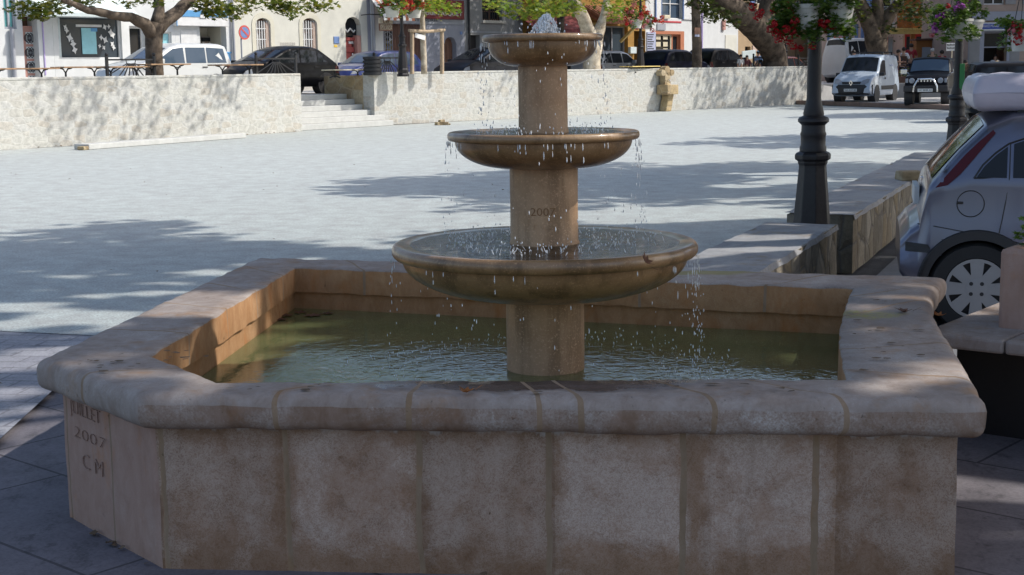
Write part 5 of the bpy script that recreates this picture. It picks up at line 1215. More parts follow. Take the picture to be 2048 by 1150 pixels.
for sg in (-1, 1):
    c.sidepane([(.43,.955),(.475,1.02),(.54,1.085),(.605,1.135),(.60,.952)], sg, 'side_window', M['glass'], sil)
    c.sidepane([(.635,.952),(.64,1.15),(.80,1.205),(1.3,1.24),(1.9,1.23),(2.2,1.17),(2.72,.955)], sg, 'side_window', M['glass'], sil)
    # tall rear lamp following the hatch edge
    tl = [(.175,.90),(.255,.995),(.34,1.095),(.42,1.175),(.50,1.245)]; out_ = [(x+.02, z-.012) for x, z in tl]; inn = [(.535,1.215),(.485,1.155),(.415,1.065),(.34,.975),(.265,.905),(.22,.885)]
    tlp = [(x, min(z, c.zt(x)-.03)) for x, z in out_]; tin = inn[::-1][1:]; mb = MB(); n = 5
    vs = [(xx, sg*(c.sidey(xx, zz)+.007), zz) for (xa, za), (xb_, zb_) in zip(tlp, tin) for xx, zz in [(xa+(xb_-xa)*k/4, za+(zb_-za)*k/4) for k in range(5)]]
    mb.add(vs, [(i*5+k, i*5+k+1, (i+1)*5+k+1, (i+1)*5+k) for i in range(4) for k in range(4)])
    mb.build('tail_light', M['redlamp'], sil, smooth=180)
    # wheel arch trim, liner, wheels
    for x in (xr, xr+2.49):
        mb = MB(); N = 26
        for i in range(N+1):
            an = rad(-12)+rad(204)*i/N
            for rr, off in ((.29,-.14),(.29,.012),(.345,.014),(.352,.002)):
                X, Z = x+rr*math.cos(an), .29+rr*math.sin(an); mb.v.append((X, sg*(c.sidey(X, max(Z,.2))+off), Z))
        mb.f = [(i*4+k, i*4+k+1, (i+1)*4+k+1, (i+1)*4+k) for i in range(N) for k in range(3)]; mb.m = [0]*len(mb.f)
        mb.build('wheel_arch_trim', M['trim'], sil, smooth=50)
        mb = MB(); mb.lathe([(0,-.30),(.335,-.30),(.335,0)], 28, caps=False); o = mb.build('arch_liner', M['trim'], sil); o.location = (x, sg*(c.hw(x)-.02), .29); o.rotation_euler = (-math.pi/2*sg,0,0)
        c.wheel(x, sg, .28, .183, sil, 8)
    # bumper side strip and crease, door line, fuel flap
    c.sidepane([(.03,.50),(.03,.555),(.16,.545),(.175,.52),(.16,.495)], sg, 'bumper_strip', M['trim'], sil, .010)
    def line(pts, wdt, nm, off=.004):
        mb = MB()
        mb.tube([(x, sg*(c.sidey(x,z)+off-.004), z) for x, z in pts], wdt, 6); return mb.build(nm, M['ironb'], sil, smooth=60)
    line([(.10,.665),(.2,.655),(.35,.63),(.5,.605),(.62,.585),(.70,.56)], .0035, 'panel_gap')
    line([(.62,1.15),(.618,1.06),(.615,.95),(.60,.82),(.58,.70),(.565,.62)], .0035, 'door_gap')
    line([(.40+.078*math.cos(t_), .795+.078*math.sin(t_)) for t_ in [2*math.pi*i/28 for i in range(29)]], .0035, 'fuel_flap_gap')
    mb = MB(); mb.box((.34, sg*(c.sidey(.34,.80)+.004), .80), (.035,.012,.016)); mb.build('flap_latch', M['trim'], sil, bevel=.004)
    line([(.415,.946),(.465,1.025),(.535,1.095),(.61,1.15),(.80,1.217),(1.3,1.252)], .006, 'window_seal'); line([(.415,.948),(1.6,.950)], .006, 'window_seal')
MB().box((.105,0,.80),(.03,.5,.11)).build('number_plate', M['whitep'], sil)
mb = MB(); mb.box((.145,.05,.885),(.02,.12,.035)); mb.build('badge', M['chrome'], sil, bevel=.006)
mb = MB(); mb.bar((.31,0,1.10),(.24,.1,1.02),.03); mb.build('rear_wiper', M['trim'], sil)
mb = MB(); mb.box((3.78,0,.45),(.1,1.3,.2)); mb.build('front_bumper', M['p_silver'], sil, bevel=.04); mirror(c, 2.55, 1.02, sil, M['p_silver'])
# interior glimpses: seat back
# wrapped load on the roof
q = sil.location + RZ @ Vector((.41, 0, 0)); ld_ = empty('wrapped_load', Vector((q.x,q.y,sil.location.z+1.34)), a_+rad(0), 'white plastic wrapped mattress tied on the roof of the silver car', 'mattress')
mb = MB(); nx, ny = 34, 14; Lm, Wm, Hm = 1.9, 1.15, .215
def mpt(i, j, up):
    x, y = Lm*(.5-.5*math.cos(math.pi*i/nx)), -Wm*.5*math.cos(math.pi*j/ny)
    ex = min(x, Lm-x); ey = min(y+Wm/2, Wm/2-y); rr = .055
    f = min(1, ex/rr); g = min(1, ey/rr); h = math.sqrt(max(0, 1-(1-f)**2))*math.sqrt(max(0, 1-(1-g)**2))
    z = Hm/2 + (Hm/2*h if up else -Hm/2*h); z += .02*x/Lm*(1 if up else 0)
    return Vector((x, y, z)) + mnoise.noise_vector(Vector((x*5, y*5, 0)))*.010 + Vector((0,0,.006*math.sin(x*16+y*7)*h*up))
vs = [mpt(i,j,1) for i in range(nx+1) for j in range(ny+1)] + [mpt(i,j,0) for i in range(nx+1) for j in range(ny+1)]
K = (nx+1)*(ny+1); mb.add(vs, [(i*(ny+1)+j,(i+1)*(ny+1)+j,(i+1)*(ny+1)+j+1,i*(ny+1)+j+1) for i in range(nx) for j in range(ny)] + [(K+i*(ny+1)+j,K+i*(ny+1)+j+1,K+(i+1)*(ny+1)+j+1,K+(i+1)*(ny+1)+j) for i in range(nx) for j in range(ny)])
mb.build('mattress', M['wrap'], ld_, smooth=180)
mb = MB(); mb.tube([(.42,y,Hm+.02+.01*math.sin(y*30)) for y in (-.5,-.3,-.1,.1,.3,.5)], .012, 6); mb.tube([(.42,-.56,Hm*.5),(.43,-.52,Hm+.015)], .012, 6); mb.build('strap', M['whitep'], ld_, smooth=60)
for x in (.3, 1.3): MB().box((x,0,-.02),(.08,1.05,.05)).build('roof_bar', M['trim'], ld_)
# ================================================================ BUILDINGS
class Facade:
    """a street front: local x along the front, y into the building, z up from its own ground"""
    def __init__(s, name, label, origin, yaw, x1, mat, h=6.3, depth=8, cat='building', roof=True):
        s.r = empty(name, origin, yaw, label, cat); s.o = Vector(origin); s.X = Vector((math.cos(yaw), math.sin(yaw), 0)); s.N = Vector((-math.sin(yaw), math.cos(yaw), 0))
        s.L, s.mat, s.h, s.depth = x1, mat, h, depth; s.op = []; s.roof = roof
    def q(s, px, py, dv=0.0):
        d = ray(px, py); k = (s.o + s.N*dv - CAM).dot(s.N)/d.dot(s.N); p = CAM + d*k - s.o; return p.dot(s.X), p.z
    def rect(s, x0, y0, x1, y1, dv=0.0):
        a, zt_ = s.q(x0, y0, dv); b, zb_ = s.q(x1, y1, dv)
        zt_ = s.q((x0+x1)/2, y0, dv)[1]; zb_ = s.q((x0+x1)/2, y1, dv)[1]; return a, b, zb_, zt_
    def hole(s, x0, y0, x1, y1, rise=0.0, foot=False):
        a, b, z0, z1 = s.rect(x0, y0, x1, y1)
        if foot: z0 = 0.02
        s.op.append((a, b, z0, z1, rise)); return a, b, z0, z1
    def uhole(s, a, b, z0, z1, rise=0.0): s.op.append((a, b, z0, z1, rise)); return a, b, z0, z1
    def finish(s, rev=.28, roofmat='tile'):
        xs = sorted({0, s.L} | {v for o in s.op for v in o[:2] if 0 < v < s.L}); zs = sorted({-.6, s.h} | {v for o in s.op for v in o[2:4] if 0 < v < s.h})
        mb = MB(); inside = lambda x, z: any(o[0] < x < o[1] and o[2] < z < o[3] for o in s.op)
        for x0, x1 in zip(xs, xs[1:]):
            for z0, z1 in zip(zs, zs[1:]):
                if not inside((x0+x1)/2, (z0+z1)/2): mb.add([(x0,0,z0),(x1,0,z0),(x1,0,z1),(x0,0,z1)], [(0,1,2,3)])
        for a, b, z0, z1, rise in s.op:
            mb.add([(a,0,z0),(a,rev,z0),(a,rev,z1),(a,0,z1)], [(0,1,2,3)]); mb.add([(b,0,z0),(b,rev,z0),(b,rev,z1),(b,0,z1)], [(3,2,1,0)])
            mb.add([(a,0,z0),(b,0,z0),(b,rev,z0),(a,rev,z0)], [(0,1,2,3)]); mb.add([(a,0,z1),(b,0,z1),(b,rev,z1),(a,rev,z1)], [(3,2,1,0)])
            if rise:
                n = 8; c = (a+b)/2
                arc = [(a+(b-a)*i/n, z1-rise*(1-math.sqrt(max(0, 1-((a+(b-a)*i/n-c)/((b-a)/2))**2)))) for i in range(n+1)]
                for i in range(n):
                    (x0,za),(x1,zb_) = arc[i], arc[i+1]
                    mb.add([(x0,0,za),(x1,0,zb_),(x1,0,z1),(x0,0,z1)], [(0,1,2,3)]); mb.add([(x0,0,za),(x0,rev,za),(x1,rev,zb_),(x1,0,zb_)], [(0,1,2,3)])
        D = s.depth; mb.add([(0,0,-.6),(0,D,-.6),(0,D,s.h),(0,0,s.h),(s.L,0,-.6),(s.L,D,-.6),(s.L,D,s.h),(s.L,0,s.h)], [(0,1,2,3),(5,4,7,6),(1,5,6,2)])
        mb.build('wall', M[s.mat], s.r)
        if s.roof:
            mb = MB(); mb.add([(-.1,-.45,s.h-.05),(s.L+.1,-.45,s.h-.05),(s.L+.1,D/2,s.h+1.5),(-.1,D/2,s.h+1.5),(s.L+.1,D+.4,s.h-.05),(-.1,D+.4,s.h-.05)], [(0,1,2,3),(3,2,4,5)])
            o = mb.build('roof', M[roofmat], s.r); sm = o.modifiers.new('s','SOLIDIFY'); sm.thickness = .14
    def box(s, nm, R, y0, y1, mat, bevel=0, parent=None): return MB().bx(R[0], R[1], y0, y1, R[2], R[3]).build(nm, M[mat], parent or s.r, bevel=bevel)
    def pane(s, R, y=.2, mat='glass', nm='window', frame='whitep', fw=.05, nx=1, nz=1, rise=0):
        fr_ = MB(); a, b, z0, z1 = R
        fr_.bx(a, a+fw, y-.04, y+.02, z0, z1); fr_.bx(b-fw, b, y-.04, y+.02, z0, z1); fr_.bx(a+fw, b-fw, y-.04, y+.02, z0, z0+fw); fr_.bx(a+fw, b-fw, y-.04, y+.02, z1-fw, z1)
        for i in range(1, nx): x = a+(b-a)*i/nx; fr_.bx(x-fw/2, x+fw/2, y-.035, y+.015, z0+fw, z1-fw)
        for i in range(1, nz): z = z0+(z1-z0)*i/nz; fr_.bx(a+fw, b-fw, y-.03, y+.012, z-fw/3, z+fw/3)
        f = fr_.build(nm, M[frame], s.r); MB().bx(a+.01, b-.01, y+.025, y+.04, z0+.01, z1-.01).build('pane', M[mat], f); return f
    def upper(s, n, shut='blueshut', z0=4.1, w_=1.0, h_=1.5):
        for k in range(n):
            x = s.L*(k+.5)/n
            for z in (z0,):
                if z+h_ > s.h-.4: continue
                R = s.uhole(x-w_/2, x+w_/2, z, z+h_); s.pane(R, .2, 'glass', 'window', 'whitep', .06, 2, 3)
                for sg in (-1, 1): s.box('shutter', (x+sg*(w_/2+.28)-.25, x+sg*(w_/2+.28)+.25, z, z+h_), -.05, -.005, shut)
    def txt(s, body, x0, y0, x1, y1, mat, dv, size=None):
        a, b, z0, z1 = s.rect(x0, y0, x1, y1, dv); return text('lettering', body, size or (z1-z0)*1.25, M[mat], s.r, face_m((a+b)/2, dv-.004, (z0+z1)/2), .006, squeeze=b-a)
VF = 11.5
def street_front(name, label, x0, x1, mat, h=6.3, vf=VF):
    d = ray(x0, 100); k = (W0+ND*vf-CAM).dot(ND)/d.dot(ND); o = CAM+d*k; o.z = .95
    d = ray(x1, 100); k = (W0+ND*vf-CAM).dot(ND)/d.dot(ND); p = CAM+d*k
    return Facade(name, label, o, YAW, (p-o).dot(UD)-.004, mat, h)
# --- far left shop with teal glazing and ornate brown door
f = street_front('shop_building', 'white building at the far left with ornate brown door and teal glazing', -70, 108, 'white')
R = f.hole(4,-20,34,58); f.pane(R, .12, 'teal', 'window', 'greyw', .07, 2, 2)
R = f.hole(43,24,81,150, foot=True); f.box('door_recess', (R[0],R[1],R[2],R[3]), .55, .6, 'brown')
Rd = f.rect(44,52,76,150,.3); Rd = (Rd[0],Rd[1],.02,Rd[3]); dr = f.box('door', Rd, .30, .36, 'pinkish')
mb = MB(); zz0, zz1 = Rd[2]+.25, Rd[3]-.15; n = 4
for i in range(n):
    a0, a1 = zz0+(zz1-zz0)*i/n+.04, zz0+(zz1-zz0)*(i+1)/n-.04; xc = (Rd[0]+Rd[1])/2; ww = (Rd[1]-Rd[0])/2-.1
    for k in range(5):
        x = xc-ww*.8+ww*1.6*k/4; c_ = (a0+a1)/2
        mb.tube([(x+.08*math.cos(t_), .285, c_+.16*math.sin(t_)*(1 if k%2 else .7)) for t_ in [i_*.785 for i_ in range(9)]], .016, 5)
mb.build('grille', M['signtxt'], dr)
for i in range(n):
    a0, a1 = zz0+(zz1-zz0)*i/n+.04, zz0+(zz1-zz0)*(i+1)/n-.04; MB().bx(Rd[0]+.1, Rd[1]-.1, .292, .299, a0, a1).build('door_pane', M['palecol'], dr)
f.box('brick_pier', f.rect(82,24,92,150), -.03, .0, 'lilac')
mb = MB(); a, z = f.q(24,58,-.12); mb.tube([(a,-.1,z),(a,-.1,.0)], .07, 10); mb.build('drainpipe', M['greyw'], f.r, smooth=60); f.upper(2); f.finish(.56)
# --- shop with the big window
f = street_front('shop_building', 'white shop with large decorated display window behind the first big tree', 108, 352, 'white')
R = f.hole(113,27,246,119); wnd = f.pane(R, .12, 'shopglass', 'display_window', 'whitep', .07)
b_ = lambda *r: f.rect(*r, .10)
f.box('poster', b_(163,56,195,108), .115, .125, 'tealp', parent=wnd); f.box('poster_band', b_(182,56,195,63), .110, .114, 'bluesign', parent=wnd); f.box('banner', b_(152,49,204,54), .115, .125, 'whitep', parent=wnd)
mb = MB()
for (x, y) in ((131,54),(134,61),(140,75),(145,82),(147,88),(210,54),(218,53),(222,65),(226,70),(203,75),(211,80),(225,88),(228,95),(208,95),(150,100),(200,92)):
    q = f.q(x, y, .1); s_ = RNG.uniform(.06,.13); a0 = RNG.uniform(0,3)
    mb.plate([(q[0]+s_*math.cos(a0+t_)*(1 if i%2 else .5), q[1]+s_*1.2*math.sin(a0+t_)*(1 if i%2 else .5)) for i, t_ in enumerate([k*.785 for k in range(8)])], .112, .122)
mb.build('window_decal', M['whitep'], wnd)
f.box('curtain', b_(114,27,124,119), .10, .11, 'palecol', parent=wnd)
R = f.hole(258,52,296,150, foot=True); f.pane(R, .2, 'glass', 'door', 'whitep', .08, 1, 2); f.box('vent_panel', f.rect(252,28,272,40), -.03, 0, 'lavender')
R = f.hole(318,64,344,92); f.pane(R, .1, 'tealp', 'window', 'whitep', .05)
mb = MB(); a, b2, z0, z1 = f.rect(72,14,268,26,-.7); mb.add([(a,-.9,z0),(b2,-.9,z0),(b2,0,z1+.5),(a,0,z1+.5),(a,-.9,z0-.12),(b2,-.9,z0-.12),(b2,0,z0-.12),(a,0,z0-.12)], [(0,1,2,3),(4,5,1,0),(7,6,5,4),(4,0,3,7),(1,5,6,2)])
mb.build('canopy', M['palecol'], f.r); f.upper(3); f.finish()
# --- shop with blue sign
f = street_front('shop_building', 'white shop with blue framed sign box and recessed entrance', 352, 471, 'white')
Rs = f.rect(353,21,458,52,-.25); sg_ = f.box('sign_box', Rs, -.25, -.002, 'whitep', .01)
f.box('sign_band', f.rect(353,21,456,34,-.26), -.27, -.252, 'bluesign', parent=sg_); f.box('sign_edge', f.rect(352,21,355,52,-.26), -.27, -.252, 'bluesign', parent=sg_); f.box('sign_mark', f.rect(400,29,414,36,-.27), -.285, -.272, 'whitep', parent=sg_)
R = f.hole(399,53,456,150, foot=True); f.box('entrance_back', (R[0],R[1],R[2],R[3]), 1.0, 1.05, 'cream2'); f.box('entrance_side', (R[1]-.02,R[1]+.0,R[2],R[3]), .29, .99, 'cream2')
Rd = f.rect(400,73,422,150,.95); Rd = (Rd[0]+.02, Rd[1], .02, Rd[3]); f.pane(Rd, .9, 'pinkw', 'door', 'stonefr', .09); f.box('transom', f.rect(402,75,420,83,.85), .83, .85, 'glass')
f.box('poster_panel', f.rect(360,60,394,92), -.03, 0, 'whitep', .01); f.box('poster', f.rect(328,66,336,82), -.02, 0, 'tealp') if False else None
a, z = f.q(466, 30, -.1); MB().tube([(a,-.08,6),(a,-.08,0)], .05, 8).build('drainpipe', M['greyw'], f.r, smooth=60); f.upper(1); f.finish(.29)
q = at_street(443, VF-.5); e = empty('blue_box', q, YAW, 'blue waste box at the recessed entrance of the blue sign shop', 'box')
MB().bx(-.25,.25,-.2,.2,0,1.35).build('body', M['bluesign'], e, bevel=.03); MB().bx(-.27,.27,-.22,.22,1.35,1.42).build('lid', M['bluesign'], e, bevel=.02)
# --- cream house with barred windows and red door
f = street_front('house', 'cream house with two barred arched windows and arched red door', 471, 736, 'cream')
for (x0, y0, x1, y1) in ((510,36,543,121),(604,36,636,121)):
    a, b2, z0, z1 = R = f.hole(x0, y0, x1, y1, .22); wd = f.pane((a,b2,z0,z1), .24, 'glass', 'window', 'brown', .08, 2, 3)
    MB().bx(a+.08, a+(b2-a)*.42, .2, .215, z0+.05, z1-.55).build('curtain', M['whitep'], wd)
    MB().bx(b2-.17, b2-.02, .05, .21, z0, z1-.15).build('shutter', M['pinkw'], f.r)
    mb = MB()
    for i in range(1, 6): x = a+(b2-a)*i/6; mb.bx(x-.018, x+.018, .05, .085, z0, z1-.1)
    for i in range(1, 4): z = z0+(z1-z0)*i/4; mb.bx(a, b2, .052, .083, z-.015, z+.015)
    mb.build('window_bars', M['whitep'], wd)
    MB().bx(a-.1, b2+.1, -.10, .02, z0-.10, z0-.0).build('sill', M['stonefr'], f.r, bevel=.01)
    n = 8; cx, hw_ = (a+b2)/2, (b2-a)/2; mb = MB()
    for i in range(n):
        p0, p1 = [((cx+hw_*k*math.cos(math.pi-math.pi*j/n)), z1-.22+ (.22*(1 if k == 1 else 1.0)+(0 if k == 1 else .2))*math.sin(math.pi*j/n)) for j in (i, i+1) for k in (1,)]
        o0, o1 = [((cx+(hw_+.18)*math.cos(math.pi-math.pi*j/n)), z1-.22+.42*math.sin(math.pi*j/n)) for j in (i, i+1)]
        mb.plate([p0, p1, o1, o0], -.025, .0)
    mb.bx(a-.18, a, -.025, 0, z0, z1-.22); mb.bx(b2, b2+.18, -.025, 0, z0, z1-.22); mb.build('window_surround', M['cream2'], f.r)
a, b2, z0, z1 = R = f.hole(690,34,724,126,.28,True); f.box('transom', (a,b2,z1-.75,z1), .26, .30, 'glass')
mb = MB(); mb.tube([(a+.1+ (b2-a-.2)*i/8, .25, z1-.5+.07*math.sin(i*1.57)) for i in range(9)], .035, 6); mb.build('transom_scroll', M['whitep'], f.r)
dr = f.box('door', (a, a+(b2-a)*.66, z0, z1-.78), .22, .27, 'reddoor'); f.box('door_cornice', (a-.0, b2, z1-.9, z1-.78), .14, .27, 'reddoor', .01); f.box('door_cornice', (a+.03, a+(b2-a)*.72, z1-1.35, z1-1.15), .15, .215, 'reddoor', .015, dr)
for (za, zb2) in ((.25,1.0),(1.15,2.0)): f.box('door_panel', (a+.18, a+(b2-a)*.55, za, zb2), .205, .218, 'reddoor', .008, dr)
f.box('letter_plate', (a+.35, a+.6, 1.75, 1.85), .195, .204, 'whitep', 0, dr); MB().ball((a+.5,.17,1.35), .05, 8, 6).build('handle', M['chrome'], dr)
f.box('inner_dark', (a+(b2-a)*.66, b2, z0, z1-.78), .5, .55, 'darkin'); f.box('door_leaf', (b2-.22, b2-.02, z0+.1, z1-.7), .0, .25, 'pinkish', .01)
f.box('door_step', (a-.15, b2+.15, -.05, .12), -.25, -.002, 'step', .01)
f.box('plaque', f.rect(667,73,678,87), -.03, 0, 'blueshut', .005); f.box('sticker', f.rect(668,90,674,94), -.015, 0, 'yellow')
mb = MB()
for i in range(9):
    for j in range(3): a, b2, z0, z1 = f.rect(560+i*3.5,85+j*3.2,562.5+i*3.5,87+j*3.2); mb.bx(a,b2,-.012,.0,z0,z1)
mb.build('vent_grille', M['stonefr'], f.r)
f.box('base_course', (0, f.L*.82, -.4, .75), -.03, -.002, 'stonefr'); f.upper(3, 'blueshut'); f.finish(.29)
e = empty('no_parking_sign', at_street(484, VF-1.0), YAW, 'round red and blue no parking sign on a thin grey pole', 'road sign')
q = loc(e, WP(487,65,VF-1.0)); MB().tube([(q.x-.12,0,-.1),(q.x-.12,0,q.z-.2)], .03, 8).build('pole', M['greyw'], e, smooth=60); MB().tube([(q.x-.12,0,q.z-.25),(q.x,0,q.z)], .03, 8).build('arm', M['greyw'], e)
def disc(r0, y0, y1, mat, nm, par, c): 
    mb = MB(); mb.tube([(c.x,y1,c.z),(c.x,y0,c.z)], r0, 28); return mb.build(nm, M[mat], par)
dk = disc(.25, -.06, -.03, 'pinkw', 'disc', e, q); dk.data.materials[0] = M['redposter']; disc(.19, -.065, -.061, 'blueshut', 'disc_centre', e, q); MB().bar((q.x-.15,-.07,q.z+.13),(q.x+.15,-.07,q.z-.13),.004,.06).build('slash', M['redposter'], e)
# --- bakery
f = street_front('bakery', 'bakery with maroon fascia, brown concertina shutter and grey stone wall', 736, 930, 'bluegrey')
f.box('corner_pier', f.rect(738,-60,766,150), -.06, -.002, 'white'); a, z = f.q(741,30); MB().tube([(a,-.16,7),(a,-.16,0)], .06, 8).build('drainpipe', M['greyw'], f.r, smooth=60)
a, b2, z0, z1 = R = f.hole(768,48,850,150,0,True); f.box('shop_interior', (a,b2,z0,z1), 1.2, 1.25, 'darkin'); f.box('yellow_bits', f.rect(768,80,786,112,.9), .85, .9, 'yellow')  # yellow bits at the left inside the shop
mb = MB(); xs0 = a+(b2-a)*.23; n = 20
for i in range(n): x = xs0+(b2-xs0)*i/n; mb.add([(x,.08+.05*(i%2),z0),(x+(b2-xs0)/n,.08+.05*((i+1)%2),z0),(x+(b2-xs0)/n,.08+.05*((i+1)%2),z1),(x,.08+.05*(i%2),z1)], [(0,1,2,3)])
mb.build('concertina_shutter', M['shutter'], f.r)
mb = MB()
for i in range(5):
    x = a+(xs0-a)*i/4; mb.bx(x-.015,x+.015,.08,.1,z0,z1)
for j in range(12):
    zz = z0+(z1-z0)*j/12; mb.bar((a,.09,zz),(xs0,.09,zz+.22),.015); mb.bar((a,.09,zz+.22),(xs0,.09,zz),.015)
mb.build('lattice_gate', M['greyw'], f.r)
R = f.rect(770,-2,928,37,-.12); fa = f.box('fascia', R, -.14, -.002, 'maroon', .01); f.txt('BOULANGERIE PASQUET', 792,22,924,31,'whitep',-.142)
f.box('lintel', f.rect(786,37,926,48,-.03), -.04, -.002, 'greyw'); f.txt('PATISSERIE', 818,37,876,43,'signtxt',-.042)
a, b2, z0, z1 = f.hole(888,74,914,150,.3,True); dr = f.box('arched_door', (a,b2,z0,z1), .24, .28, 'brown'); 
for i in range(1,4): MB().bx(a+(b2-a)*i/4-.012, a+(b2-a)*i/4+.012, .228, .238, z0, z1-.3).build('door_batten', M['shutter'], dr)
f.box('number_plate', f.rect(920,63,924,69), -.02, 0, 'blueshut'); f.upper(3, 'greyw'); f.finish(.3)
aw = street_front('awning', '', 765, 826, 'white') if False else None
e = empty('shop_awning', f.o, YAW, 'orange and white awning behind the left flower pot of the bakery lamp', 'awning')
a, b2, z0, z1 = f.rect(764,20,826,33,-.9); mb = MB(); n = 10
for i in range(n):
    x0_, x1_ = a+(b2-a)*i/n, a+(b2-a)*(i+1)/n; mb.add([(x0_,-1.0,z0),(x1_,-1.0,z0),(x1_,-.16,z1+.6),(x0_,-.16,z1+.6),(x0_,-1.0,z0-.16),(x1_,-1.0,z0-.16)], [(0,1,2,3),(4,5,1,0)], i%2)
o = mb.build('awning_cloth', [M['whitep'], M['orangefr']], e); o.modifiers.new('s','SOLIDIFY').thickness = .02
e = empty('hanging_shop_sign', f.o, YAW, 'gold and brown ARTISAN BOULANGER sign hung from an iron bracket', 'sign')
R = f.rect(757,36,785,62,-.7); a, b2, z0, z1 = R; zm = z0+(z1-z0)*.58
MB().bx(a,b2,-.73,-.70,zm,z1).build('upper_board', M['beige'], e); MB().bx(a,b2,-.73,-.70,z0,zm-.005).build('lower_board', M['brown'], e)
for bdy, zz, hh, mt in (('Lei', zm+(z1-zm)*.45, .26, 'shutter'), ('ARTISAN', z0+(zm-z0)*.70, .17, 'beige'), ('BOULANGER', z0+(zm-z0)*.33, .17, 'beige')):
    text('lettering', bdy, hh, M[mt], e, face_m((a+b2)/2, -.735, zz), .006, squeeze=(b2-a)*(.42 if bdy == 'Lei' else .86))
mb = MB(); mb.tube([(a-.3,-.05,z1+.12),(a-.2,-.4,z1+.14),(b2,-.715,z1+.12)], .022, 6); mb.tube([(a+.1,-.71,z1+.12),(a+.1,-.71,z1)], .012, 5); mb.tube([(b2-.1,-.71,z1+.12),(b2-.1,-.71,z1)], .012, 5); mb.build('bracket', M['ironb'], e)
# --- grey stone house
f = street_front('house', 'grey rendered house with dark barred window above the top bowl', 930, 1046, 'greyst')
a, b2, z0, z1 = R = f.hole(964,-14,1004,41); w_ = f.pane(R, .2, 'glass', 'window', 'brown', .07, 2, 3); mb = MB()
for i in range(1,9): x = a+(b2-a)*i/9; mb.bx(x-.014,x+.014,.04,.07,z0,z1)
mb.build('window_bars', M['ironb'], w_); MB().bx(a-.12,b2+.12,-.14,.02,z0-.12,z0).build('sill', M['stonefr'], f.r, bevel=.01)
R = f.hole(936,70,961,150,0,True); f.box('door', R, .24, .28, 'darkin'); f.box('stone_course', f.rect(932,63,1044,66), -.03, 0, 'greyw'); a, z = f.q(932,40); MB().tube([(a+.1,-.08,8),(a+.1,-.08,0)], .05, 8).build('drainpipe', M['ironb'], f.r, smooth=60); f.finish()
# --- ochre arcade
f = street_front('shop_building', 'ochre yellow shop with little tiled canopy and glass doors', 1046, 1291, 'ochre')
R = f.hole(1052,62,1185,150,0,True); f.pane(R, .2, 'glass', 'shop_front', 'brown', .08, 4, 2)
R = f.hole(1206,52,1256,150,.0,True); f.pane(R, .25, 'shopglass', 'glass_door', 'greyw', .07, 2, 1)
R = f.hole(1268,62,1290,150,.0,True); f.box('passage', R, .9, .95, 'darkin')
mb = MB(); a, b2, z0, z1 = f.rect(1190,26,1270,44,-.8); mb.add([(a,-1.2,z0),(b2,-1.2,z0),(b2,-.002,z1+.25),(a,-.002,z1+.25)], [(0,1,2,3)]); o = mb.build('tiled_canopy', M['tile'], f.r); o.modifiers.new('s','SOLIDIFY').thickness = .12
mb = MB(); n = 14
for i in range(n): x = a+(b2-a)*(i+.5)/n; mb.tube([(x,-1.23,z0+.06),(x,-.02,z1+.31)], .09, 8)
mb.build('roof_tiles', M['tile'], f.r, smooth=60)
for x in (a+.15, b2-.15): MB().bar((x,-.05,z0-.9),(x,-1.05,z0-.08),.12).bar((x,-.05,z0-.12),(x,-1.1,z0-.12),.12).build('timber_bracket', M['yellowb'], f.r)
R = f.rect(1048,30,1180,58,-.4); mb = MB(); mb.add([(R[0],-1.0,R[2]),(R[1],-1.0,R[2]),(R[1],-.01,R[3]),(R[0],-.01,R[3]),(R[0],-1.0,R[2]-.2),(R[1],-1.0,R[2]-.2)], [(0,1,2,3),(4,5,1,0)]); o = mb.build('dark_awning', M['maroon'], f.r); o.modifiers.new('s','SOLIDIFY').thickness = .02
f.box('meter_box', f.rect(1256,94,1268,107), -.16, -.002, 'palecol', .01); f.upper(3); f.finish()
# --- white house with shutters and orange shop front
f = street_front('house', 'white house with blue white shutters over an orange framed shop front', 1291, 1408, 'white')
a, b2, z0, z1 = R = f.hole(1324,-24,1366,38); f.pane(R, .18, 'glassb', 'window', 'whitep', .06, 2, 2)
for (x0, x1) in ((1312,1323),(1367,1386)):
    R2 = f.rect(x0,-24,x1,39,-.06); sh = f.box('shutter', R2, -.07, -.02, 'whitep'); 
    for x in (R2[0]-.02, R2[1]-.03): MB().bx(x, x+.05, -.085, -.015, R2[2], R2[3]).build('shutter_edge', M['blueshut'], sh)
e2 = f.box('sill_pots', f.rect(1328,30,1340,37,-.1), -.14, -.02, 'beige', .02); f.box('red_band', f.rect(1309,42,1362,45), -.03, 0, 'crimson')
R = f.hole(1310,62,1368,150,0,True); f.box('shop_frame', (R[0],R[1],R[3]-.16,R[3]), .0, .2, 'orangefr'); f.pane((R[0],R[0]+(R[1]-R[0])*.62,R[2],R[3]-.16), .16, 'glass', 'shop_window', 'beige', .08); f.pane((R[0]+(R[1]-R[0])*.63,R[1]-.35,R[2],R[3]-.16), .16, 'glass', 'shop_door', 'orangefr', .10); f.box('shop_frame', (R[1]-.34,R[1],R[2],R[3]-.16), .0, .2, 'orangefr')
for (x, y) in ((1312,70),(1326,70),(1312,84),(1326,84),(1326,97)): f.box('card', f.rect(x,y,x+9,y+9,.13), .12, .13, 'beige')
p_ = f.box('notice_panel', f.rect(1293,64,1310,107), -.05, -.002, 'lavender', .01)
mb = MB()
for i in range(8): a, b2, z0, z1 = f.rect(1295.5,68+i*4.7,1308-(i%3)*1.5,70.2+i*4.7,-.06); mb.bx(a,b2,-.056,-.051,z0,z1)
mb.build('notice_lines', M['signtxt'], p_); f.box('wall_shade_panel', f.rect(1313,47,1330,60), -.05, -.002, 'greyw', .01)
